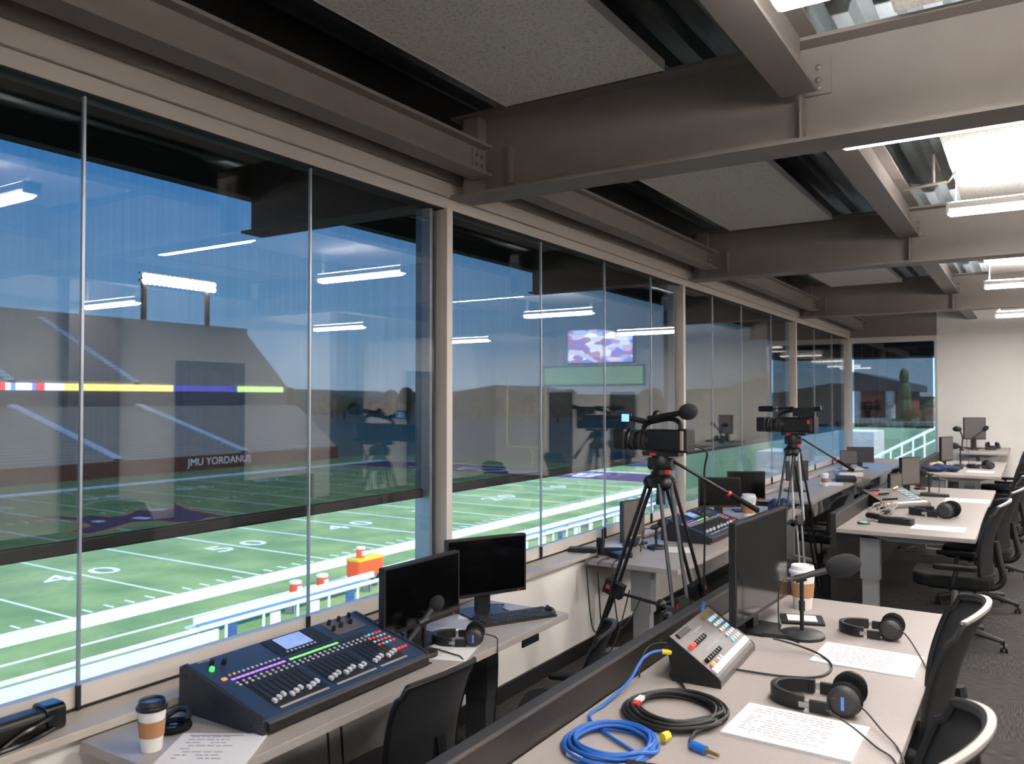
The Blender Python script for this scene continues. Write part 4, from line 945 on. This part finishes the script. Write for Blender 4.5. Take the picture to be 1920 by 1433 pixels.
# ------------------------------------------------------------------ cups
def cup(label, loc, lid='lid_black', sc=1.0):
    t = thing('coffee_cup', label, 'cup', loc, 0, scale=sc)
    MB().lathe([(.030, 0), (.031, .003), (.0415, .128)], seg=28).build('cup_body', 'cup_white', t)
    MB().lathe([(.0352, .043), (.0395, .092), (.0403, .092)], seg=28).lathe([(.0360, .043), (.0403, .092)], seg=28).build('sleeve', 'cup_sleeve', t)
    MB().lathe([(.0455, .124), (.0465, .130), (.0445, .136), (.0405, .138), (.038, .152), (.035, .153), (.033, .147)], seg=28).build('lid', lid, t)
    return t
cup('paper coffee cup with black lid at the near end of the window desk', (-2.575, 1.735, .735), sc=1.12)
cup('paper coffee cup with white lid and brown sleeve behind the desk microphone', (-1.13, 4.88, .74), 'white_plastic', sc=1.62)
cup('small white cup behind the second tripod on the third window desk', (-2.45, 11.9, .735), 'white_plastic', 1.2)
cup('white cup with white lid in front of the black monitor on the second window desk', (-2.40, 8.15, .735), 'white_plastic', 1.7)

# ------------------------------------------------------------------ papers
def paper(label, loc, rz, w=.36, d=.28, lines=14, th=.006, big=False, blue=False, name='paper_sheets'):
    m = MB().box(-w / 2, w / 2, -d / 2, d / 2, 0, th, 0)
    rn = random.Random(int(abs(loc[0] * 97 + loc[1] * 31)))
    z = th + .0003
    for i in range(lines):
        y = d / 2 - .03 - i * (d - .06) / lines
        x = -w / 2 + .04
        while x < w / 2 - .12:
            L = rn.uniform(.01, .035)
            if rn.random() < .8: m.box(x, x + L, y - .0024, y + .0024, th, z, 1)
            x += L + .006
    if blue: m.box(-w / 2 + .03, w / 2 - .08, d / 2 - .022, d / 2 - .017, th, z, 2)
    t = m.build(name, ['paper', 'print', 'print_blue']); t.location = loc; t.rotation_euler = (0, 0, R(rz)); return tag(t, label, 'paper')
paper('printed script sheet on the nearest right desk between the two headphones', (-.66, 4.08, .74), -1, w=.43, d=.34, th=.006)
paper('thick stack of printed pages at the bottom of the nearest right desk', (-.735, 3.055, .74), -1, w=.44, d=.335, lines=12, th=.012)
paper('printed page with a dark heading line on the near end of the window desk', (-2.385, 1.835, .735), 32, w=.30, d=.26, lines=8, th=.008, blue=True)
paper('white sheet on the window desk between the console and the headphones', (-2.36, 3.16, .735), 20, w=.22, d=.26, lines=6, th=.002)
paper('bluish sheet under the left monitor on the window desk', (-2.62, 3.36, .735), 15, w=.25, d=.22, lines=0, th=.002)
paper('white sheet under the keyboard cable on the window desk', (-2.62, 3.80, .735), 35, w=.26, d=.20, lines=0, th=.002)
paper('long white sheet at the near edge of the second right-row desk with a blue mark', (-.72, 8.12, .80), 0, w=.42, d=.30, lines=0, th=.003, blue=True)
paper('white sheet in the middle of the second right-row desk', (-.64, 10.5, .80), 0, w=.44, d=.4, lines=0, th=.003, blue=True)
paper('white sheet under the black radio on the second right-row desk', (-1.08, 8.45, .80), 10, w=.24, d=.25, lines=0, th=.002)
paper('white sheet on the third right-row desk', (-.62, 12.8, .95), 0, w=.32, d=.3, lines=0, th=.002)
paper('white sheet beside the console on the second window desk', (-2.40, 6.25, .735), 20, w=.2, d=.24, lines=0, th=.002)
paper('white sheet behind the console on the second window desk', (-2.42, 7.95, .735), 20, w=.28, d=.3, lines=0, th=.002)
paper('loose white papers heaped on the far window desk', (-2.50, 13.9, .735), 20, w=.35, d=.5, lines=0, th=.05)
paper('white sheets on the third window desk behind the second tripod', (-2.42, 12.2, .735), 10, w=.3, d=.4, lines=0, th=.01)
# small things on nearest right desk
t = thing('note_pad', 'black notepad holder with pale note at the foot of the big monitor', 'notepad', (-1.07, 4.60, .741), 18)
MB().rbox(-.11, .11, -.09, .09, 0, .012, .01).build('tray', 'black', t); MB().box(-.075, .075, -.06, .06, .012, .016).build('note_sheet', 'paper', t)
t = thing('power_adapter', 'flat black power adapter lying beside the big monitor foot', 'adapter', (-1.08, 4.26, .74), 10); MB().rbox(-.10, .10, -.06, .06, .0, .02, .01).build('adapter_case', 'black', t)

# ------------------------------------------------------------------ keyboard + mouse on window desk
t = thing('keyboard', 'black full-size keyboard in front of the right window-desk monitor', 'keyboard', (-2.41, 3.82, .735), 62)
MB().prism([(-.075, 0), (-.075, .012), (.075, .026), (.075, 0)], -.225, .225, 'x').build('keyboard_base', 'black', t, bevel=.002)
n = 0
for j in range(5):
    for i in range(18):
        yy = -.06 + j * .026; z = .012 + (yy + .075) / .15 * .014
        MB().box(-.214 + i * .0238, -.214 + i * .0238 + .0195, yy - .01, yy + .01, z, z + .006).build('key', 'dark_grey', t)
t = thing('computer_mouse', 'black mouse at the far right end of the nearest window desk', 'mouse', (-2.31, 4.02, .735), 60)
MB().ball((0, 0, .012), .035, sc=(.85, 1.5, .75)).build('mouse_body', 'black', t); MB().tube([(-.006, .02, .036), (.006, .02, .036)], .007).build('scroll_wheel', 'dark_grey', t)
cord('keyboard_cable', [(-2.53, 3.90, .75), (-2.60, 3.96, .745), (-2.62, 4.03, .74), (-2.68, 4.0, .74), (-2.74, 3.9, .745)], .003, 'cable_black', 'thin keyboard cable curling behind the keyboard')
for k, (a, b) in enumerate((((-2.80, 3.02, .75), (-2.66, 3.12, .77)), ((-2.79, 3.10, .75), (-2.68, 3.02, .78)), ((-2.82, 2.98, .76), (-2.70, 3.22, .75)))):
    cord('loose_cable', [a, (a[0] + .04, a[1] + .09, a[2] + .035), (b[0] - .02, b[1] - .06, b[2] + .03), b], .005, 'cable_black', ['black cable behind the left monitor on the window desk, lowest', 'black cable behind the left monitor on the window desk, crossing', 'black cable behind the left monitor on the window desk, topmost'][k])
cord('loose_cable', [(-2.90, 2.9, .772), (-2.93, 3.2, .772), (-2.95, 3.5, .772), (-2.94, 3.8, .772)], .004, 'cable_black', 'thin black cable lying along the ledge behind the monitors')

# ------------------------------------------------------------------ tripods + cameras
def tripod(label, loc, feet, apex, mid_z, silver):
    t = thing('camera_tripod', label, 'tripod', (loc[0], loc[1], 0)); A = Vector((0, 0, apex))
    MB().lathe([(.05, -.03), (.075, -.02), (.085, .03), (.06, .05)], A, seg=18).build('bowl', 'black', t)
    MB().tube([A + Vector((0, 0, -.13)), A + Vector((0, 0, 0))], [.03, .022], seg=12).build('bowl_knob', 'black', t)
    mids = []
    for k, fxy in enumerate(feet):
        F = Vector((fxy[0] - loc[0], fxy[1] - loc[1], .02)); d = Vector((F.x, F.y, 0)).normalized(); s = Vector((-d.y, d.x, 0))
        top = A + d * .07 + Vector((0, 0, .0)); mtl = silver[k]
        Mp = top.lerp(F, (apex - mid_z) / apex); mids.append(Mp)
        MB().tube([top + s * .038, Mp + s * .045], .012).tube([top - s * .038, Mp - s * .045], .012).build('upper_leg', mtl, t)
        MB().tube([Mp + s * .022 + (Mp - F) * .05, F + s * .025], .010).tube([Mp - s * .022 + (Mp - F) * .05, F - s * .02], .010).build('lower_leg', mtl, t)
        q_ = (F - top).normalized().to_track_quat('Z', 'Y').to_matrix().to_4x4()
        m = MB(); m.T = Matrix.Translation(Mp) @ q_; m.box(-.028, .028, -.062, .062, -.045, .045); m.build('leg_clamp', 'black', t)
        m = MB(); m.T = Matrix.Translation(Mp + Vector((d.x * .02, d.y * .02, .01))) @ q_; m.box(-.036, .036, -.02, .02, -.012, .012); m.build('clamp_lever', 'red', t)
        m = MB(); m.T = Matrix.Translation(top) ; m.ball((0, 0, 0), .042); m.build('leg_joint', 'black', t)
        MB().lathe([(.03, 0), (.03, .02), (.015, .04)], (F.x, F.y, 0), seg=12).build('foot', 'black', t)
    c = Vector((0, 0, mid_z - .05)); m = MB()
    for Mp in mids: m.tube([c, Mp + Vector((0, 0, -.02))], .010)
    m.ball(c, .035); m.build('spreader', 'black', t)
    # fluid head
    MB().lathe([(.055, .03), (.06, .055), (.045, .08), (.055, .10), (.06, .14), (.05, .165)], A, seg=18).build('fluid_head', 'black', t)
    MB().tube([A + Vector((-.07, 0, .115)), A + Vector((.08, 0, .115))], .038, seg=16).build('tilt_drum', 'dark_grey', t)
    MB().box(-.10, .13, -.045, .045, apex + .165, apex + .19).build('mount_plate', 'black', t); MB().box(-.05, -.01, -.05, -.044, apex + .168, apex + .183).box(.06, .085, -.075, -.05, apex + .06, apex + .085).build('lock_lever', 'red', t)
    return t
def video_camera(label, loc, rz, style, sc=1.0):
    # lens towards local -x ; origin at the mount plate
    t = thing('video_camera', label, 'video camera', loc, rz, scale=sc)
    MB().rbox(-.06, .15, -.055, .055, .005, .125, .02, axis='x').rbox(.13, .19, -.05, .05, .0, .13, .012, axis='x').build('camera_body', 'black', t, bevel=.004)
    L = MB().lathe([(.05, 0), (.058, .01), (.058, .09), (.052, .095), (.052, .13), (.062, .14), (.062, .17)], (-.04, 0, .062), seg=24, axis=(-1, 0, 0)).build('lens', 'black', t)
    for r_ in (.03, .06, .11): MB().lathe([(.0595, 0), (.0605, .004), (.0605, .014), (.0595, .018)], (-.04 - r_, 0, .062), seg=24, axis=(-1, 0, 0)).build('lens_ring', 'dark_grey', L)
    MB().box(-.275, -.20, -.068, .068, .005, .122).build('lens_hood', 'black', t, bevel=.01)
    h = MB().tube(spline([(.13, 0, .12), (.12, 0, .165), (.06, 0, .185), (-.06, 0, .165), (-.10, 0, .145), (-.11, 0, .115)], 6), .014).build('carry_handle', 'black', t)
    if style == 0:
        MB().tube([(-.06, -.03, .185), (.165, -.03, .222)], .016, seg=12).build('microphone_body', 'black', t)
        MB().ball((.19, -.03, .226), .046, sc=(1, 1, 1.2), axis=(1, 0, .2)).build('foam_windscreen', 'foam', t)
        MB().box(-.235, -.165, -.05, -.035, .16, .215).tube([(-.165, -.04, .185), (-.08, -.02, .165)], .016).build('viewfinder', 'black', t)
        MB().box(-.225, -.175, -.0515, -.0500, .166, .209).build('viewfinder_screen', 'lcd_bright', t)
        MB().ball((-.01, -.02, .205), .028).tube([(-.03, -.02, .185), (.01, -.02, .185)], .02).build('microphone_mount', 'black', t)
    else:
        MB().tube([(-.26, -.03, .19), (-.14, -.03, .19)], .024, seg=12).tube([(-.14, -.03, .19), (.02, -.03, .20)], .010).build('microphone_body', 'black', t)
        MB().box(.02, .19, -.05, -.005, .13, .20).tube([(.17, -.03, .185), (.235, -.03, .20)], .020).build('viewfinder', 'black', t)
        MB().box(.135, .16, -.0565, -.0545, .075, .105).build('record_mark', 'red', t)
        MB().box(-.12, -.11, -.04, -.02, .17, .21).build('microphone_mount', 'chrome', t)
    MB().box(.155, .172, -.058, -.050, .015, .12).build('battery_door', 'rim_grey' if style == 0 else 'dark_grey', t)
    return t
def pan_bar(label, a, b, grip=.35):
    t = thing('pan_bar', label, 'tripod handle', a); a_, b_ = Vector((0, 0, 0)), Vector(b) - Vector(a)
    MB().tube([a_, b_.lerp(a_, grip)], .010, seg=10).build('bar', 'black', t); MB().tube([b_.lerp(a_, grip), b_], .016, seg=12).build('grip', 'black_soft', t)
    MB().tube([b_.lerp(a_, grip + .01), b_.lerp(a_, grip - .02)], .018, seg=12).build('grip_ring', 'red', t)
    return t
T1 = tripod('first camera tripod with one grey leg, standing between the window desks', (-1.92, 4.70), [(-1.55, 4.32), (-2.50, 4.72), (-1.68, 5.20)], 1.43, .74, ['desk_dark', 'black', 'black'])
video_camera('video camera with blue lit viewfinder and foam microphone on the first tripod', (-1.92, 4.70, 1.62), -8, 0, 1.08)
def child_of(o, t):
    o.parent = t; o.location = o.location - t.location
    for k in ('label', 'category', 'group'):
        if k in o: del o[k]
child_of(pan_bar('x', (-1.84, 4.72, 1.56), (-1.40, 4.95, 1.27)), T1)
T2 = tripod('second camera tripod farther back beside the third window desk', (-1.99, 8.23), [(-1.80, 7.85), (-2.06, 7.60), (-1.85, 8.75)], 1.42, .78, ['desk_steel', 'black', 'black'])
video_camera('video camera without lit viewfinder on the second tripod', (-1.99, 8.23, 1.61), -6, 1, 1.22)
child_of(pan_bar('x', (-1.90, 8.25, 1.55), (-1.50, 8.60, 1.24)), T2)
cord('camera_cable', [(-1.70, 4.70, 1.66), (-1.65, 4.76, 1.62), (-1.68, 4.80, 1.50), (-1.70, 4.86, 1.2), (-1.72, 4.9, .8), (-1.74, 4.95, .3), (-1.76, 4.96, .01)], .006, 'cable_black', 'dark cable dropping from the back of the first video camera to the floor')
# camcorder on the ledge
t = thing('camcorder', 'black camcorder lying on the window ledge at the lower left edge', 'video camera', (-2.965, 1.42, .768), 0, scale=.82)
MB().rbox(-.055, .055, -.02, .24, .0, .10, .03, axis='y').build('camera_body', 'black', t, bevel=.006)
MB().lathe([(.045, 0), (.045, .10), (.052, .105), (.052, .2)], (0, -.02, .055), axis=(0, -1, 0), seg=20).build('lens', 'black', t)
MB().rbox(-.062, .062, .17, .255, -.0, .115, .03, axis='y').build('battery_pack', 'black_gloss', t, bevel=.006)
MB().tube(spline([(.05, .2, .07), (.075, .12, .06), (.085, .04, .045), (.09, -.04, .012), (.095, -.12, .012)], 6), .013).tube(spline([(.06, .2, .02), (.085, .1, .012), (.10, -.02, .010), (.105, -.14, .010)], 6), .011).build('hand_strap', 'black_gloss', t)

# ------------------------------------------------------------------ clutter
t = thing('waste_bin', 'grey waste bin with clear plastic liner under the second window desk', 'bin', (-2.27, 5.95, 0))
MB().lathe([(.10, 0), (.105, .01), (.135, .30), (.13, .30), (.10, .015)], seg=24).build('bin_body', 'dark_grey', t)
MB().lathe([(.137, .16), (.143, .24), (.139, .31), (.146, .325), (.125, .30), (.112, .22)], seg=24).build('bin_liner', 'clear_bag', t)
for k, (x, y, ln) in enumerate(((-2.80, 5.42, .5), (-2.70, 5.40, .62), (-2.60, 5.44, .45))):
    cord('hanging_cable', [(x, y + .2, .745), (x, y + .02, .74), (x + .01, y, .60), (x + .04, y + .03, .74 - ln), (x + .10, y + .1, .74 - ln + .05), (x + .12, y + .3, .5)], .005, 'cable_black', ['black cable loop hanging by the corner of the second window desk, nearest the wall', 'longest black cable loop hanging at the near end of the second window desk', 'black cable loop hanging in front of the second window desk leg'][k])
cord('hanging_cable', [(-2.60, 2.6, .70), (-2.55, 2.62, .55), (-2.5, 2.6, .3), (-2.45, 2.65, .02)], .005, 'cable_black', 'black cable hanging under the sound console desk')
cord('hanging_cable', [(-2.58, 2.55, .70), (-2.50, 2.5, .5), (-2.44, 2.45, .25), (-2.42, 2.4, .02)], .005, 'cable_black', 'second black cable under the sound console desk, beside the first')
def box_item(name, label, cat, loc, rz, w, d, h, mt, top=None, r=.008, tn='panel'):
    t = thing(name, label, cat, loc, rz); MB().rbox(-w / 2, w / 2, -d / 2, d / 2, 0, h, r).build('case', mt, t, bevel=min(.003, h * .3))
    if top: MB().rbox(-w * .38, w * .38, -d * .36, d * .36, h, h + .003, r * .5).build(tn, top, t)
    return t
box_item('power_adapter', 'black charger box on the ledge end by the second window desk', 'adapter', (-2.93, 5.62, .768), 20, .22, .10, .03, 'black', 'dark_grey')
box_item('intercom_box', 'small black intercom box on the near end of the second window desk', 'intercom', (-2.78, 5.82, .735), 30, .20, .16, .06, 'black', 'btn', tn='button_panel')
box_item('intercom_box', 'black intercom with a bluish top behind the left tripod leg', 'intercom', (-2.66, 5.72, .735), 60, .14, .12, .04, 'black', 'navy_pad', tn='button_panel')
t = thing('walkie_talkie', 'upright black handheld radio at the corner of the second window desk', 'radio', (-2.84, 5.74, .735)); MB().rbox(-.03, .03, -.02, .02, 0, .13, .01).build('case', 'black', t); MB().tube([(.015, 0, .13), (.015, 0, .20)], .007).build('antenna', 'black', t)
cord('loose_cable', [(-2.80, 5.95, .75), (-2.74, 6.05, .80), (-2.70, 5.98, .83), (-2.66, 6.08, .77), (-2.62, 6.0, .745)], .006, 'cable_black', 'tangle of black cable behind the intercom on the second window desk')
cord('loose_cable', [(-2.78, 6.10, .75), (-2.80, 6.2, .80), (-2.72, 6.25, .82), (-2.70, 6.12, .75)], .005, 'tan', 'tan cable loop behind the thin monitor')
t = thing('handheld_radio', 'black handheld device lying across the near end of the second right-row desk', 'radio', (-1.06, 8.2, .80), -12)
MB().rbox(-.16, .14, -.05, .05, 0, .06, .02).tube([(-.30, .08, .045), (-.14, .02, .04)], .028, seg=10).build('case', 'black', t, bevel=.006); MB().box(-.02, .06, -.03, .03, .06, .066).build('display', 'dark_grey', t)
t = thing('puck', 'round blue-topped puck at the near left corner of the second right-row desk', 'puck', (-1.32, 8.05, .80)); MB().lathe([(.055, 0), (.058, .008), (.05, .016)], seg=20).build('case', 'dark_grey', t); MB().lathe([(.035, .016), (.03, .018)], seg=20).build('cap', 'btn_cyan', t)
t = thing('cable_bundle', 'tangle of silver and grey wire adapters by the divider on the second right-row desk', 'wires', (-1.30, 8.9, .80)); m = MB()
rn = random.Random(4)
for k in range(9): m.tube(spline([(rn.uniform(-.1, .14), rn.uniform(-.25, .3), .01) if j in (0, 3) else (rn.uniform(-.1, .14), rn.uniform(-.25, .3), rn.uniform(.03, .10)) for j in range(4)], 5), .004, seg=6)
m.build('wire', 'rim_grey', t); MB().box(-.06, .02, .10, .20, 0, .05).box(.03, .10, -.1, 0, 0, .04).build('adapter', 'dark_grey', t)
def cloth(label, loc, w, d, h, mt, seed, name='folded_jacket', cat='jacket'):
    rn = random.Random(seed); m = MB()
    for k in range(9): m.ball((rn.uniform(-w, w) * .38, rn.uniform(-d, d) * .38, h * rn.uniform(.25, .5)), h * .5, sc=(w * .45 / h, d * .4 / h, rn.uniform(.5, 1)), seg=14, rings=8)
    t = m.build(name, mt); t.location = loc; return tag(t, label, cat)
cloth('dark blue jacket heaped on the third right-row desk by the edge-on monitor', (-1.08, 12.6, .952), .40, .34, .12, 'cloth_blue', 2)
cloth('tan cloth lying beside the blue jacket', (-1.18, 13.1, .952), .22, .40, .10, 'tan', 3, 'folded_cloth', 'cloth')
cloth('dark jacket heaped on the second window desk by the right monitor', (-2.32, 9.05, .737), .2, .3, .14, 'cloth_blue', 5)
cloth('pale crumpled bag on the far window desk', (-2.45, 13.9, .79), .30, .55, .10, 'seat_grey', 6, 'crumpled_bag', 'bag')
t = thing('boom_arm', 'black boom arm with small head beside the farthest monitor', 'microphone', (-1.02, 15.5, 1.08)); MB().lathe([(.04, 0), (.04, .02), (.02, .03)], seg=14).build('base', 'black', t)
MB().tube([(0, 0, .02), (.02, 0, .22), (-.04, 0, .40)], .012).build('arm', 'black', t); MB().ball((-.06, 0, .36), .05, sc=(1.4, 1, .9)).build('head', 'black', t)
t = thing('desk_phone', 'dark desk phone keyboard unit in front of the far window desk papers', 'phone', (-2.36, 12.9, .735), 12); MB().rbox(-.14, .14, -.3, .3, 0, .05, .02).build('case', 'black', t); MB().box(-.1, .1, -.2, .2, .05, .055).build('key_pad', 'dark_grey', t)
for i, (x, y, z, w_) in enumerate(((-.98, 10.75, .80, .18), (-.98, 13.2, .95, .16))):
    box_item('control_box', ['flat black control box near the edge of the second right-row desk', 'flat black control box in the middle of the third right-row desk'][i], 'control box', (x, y, z), 5, w_ * 1.6, .12, .03, 'black', 'dark_grey', tn='button_panel')
box_item('control_box', 'small black unit on the farthest right-row desk', 'adapter', (-.62, 16.0, 1.08), 10, .16, .1, .04, 'black', 'dark_grey')
# thermostat / switch plates on walls seen in the glass
t = thing('wall_switch', 'small dark wall control on the right wall, mirrored in the glass', 'switch', (XR - .02, 3.4, 1.25)); MB().box(-.01, .018, -.06, .06, -.08, .08).build('plate', 'dark_grey', t)
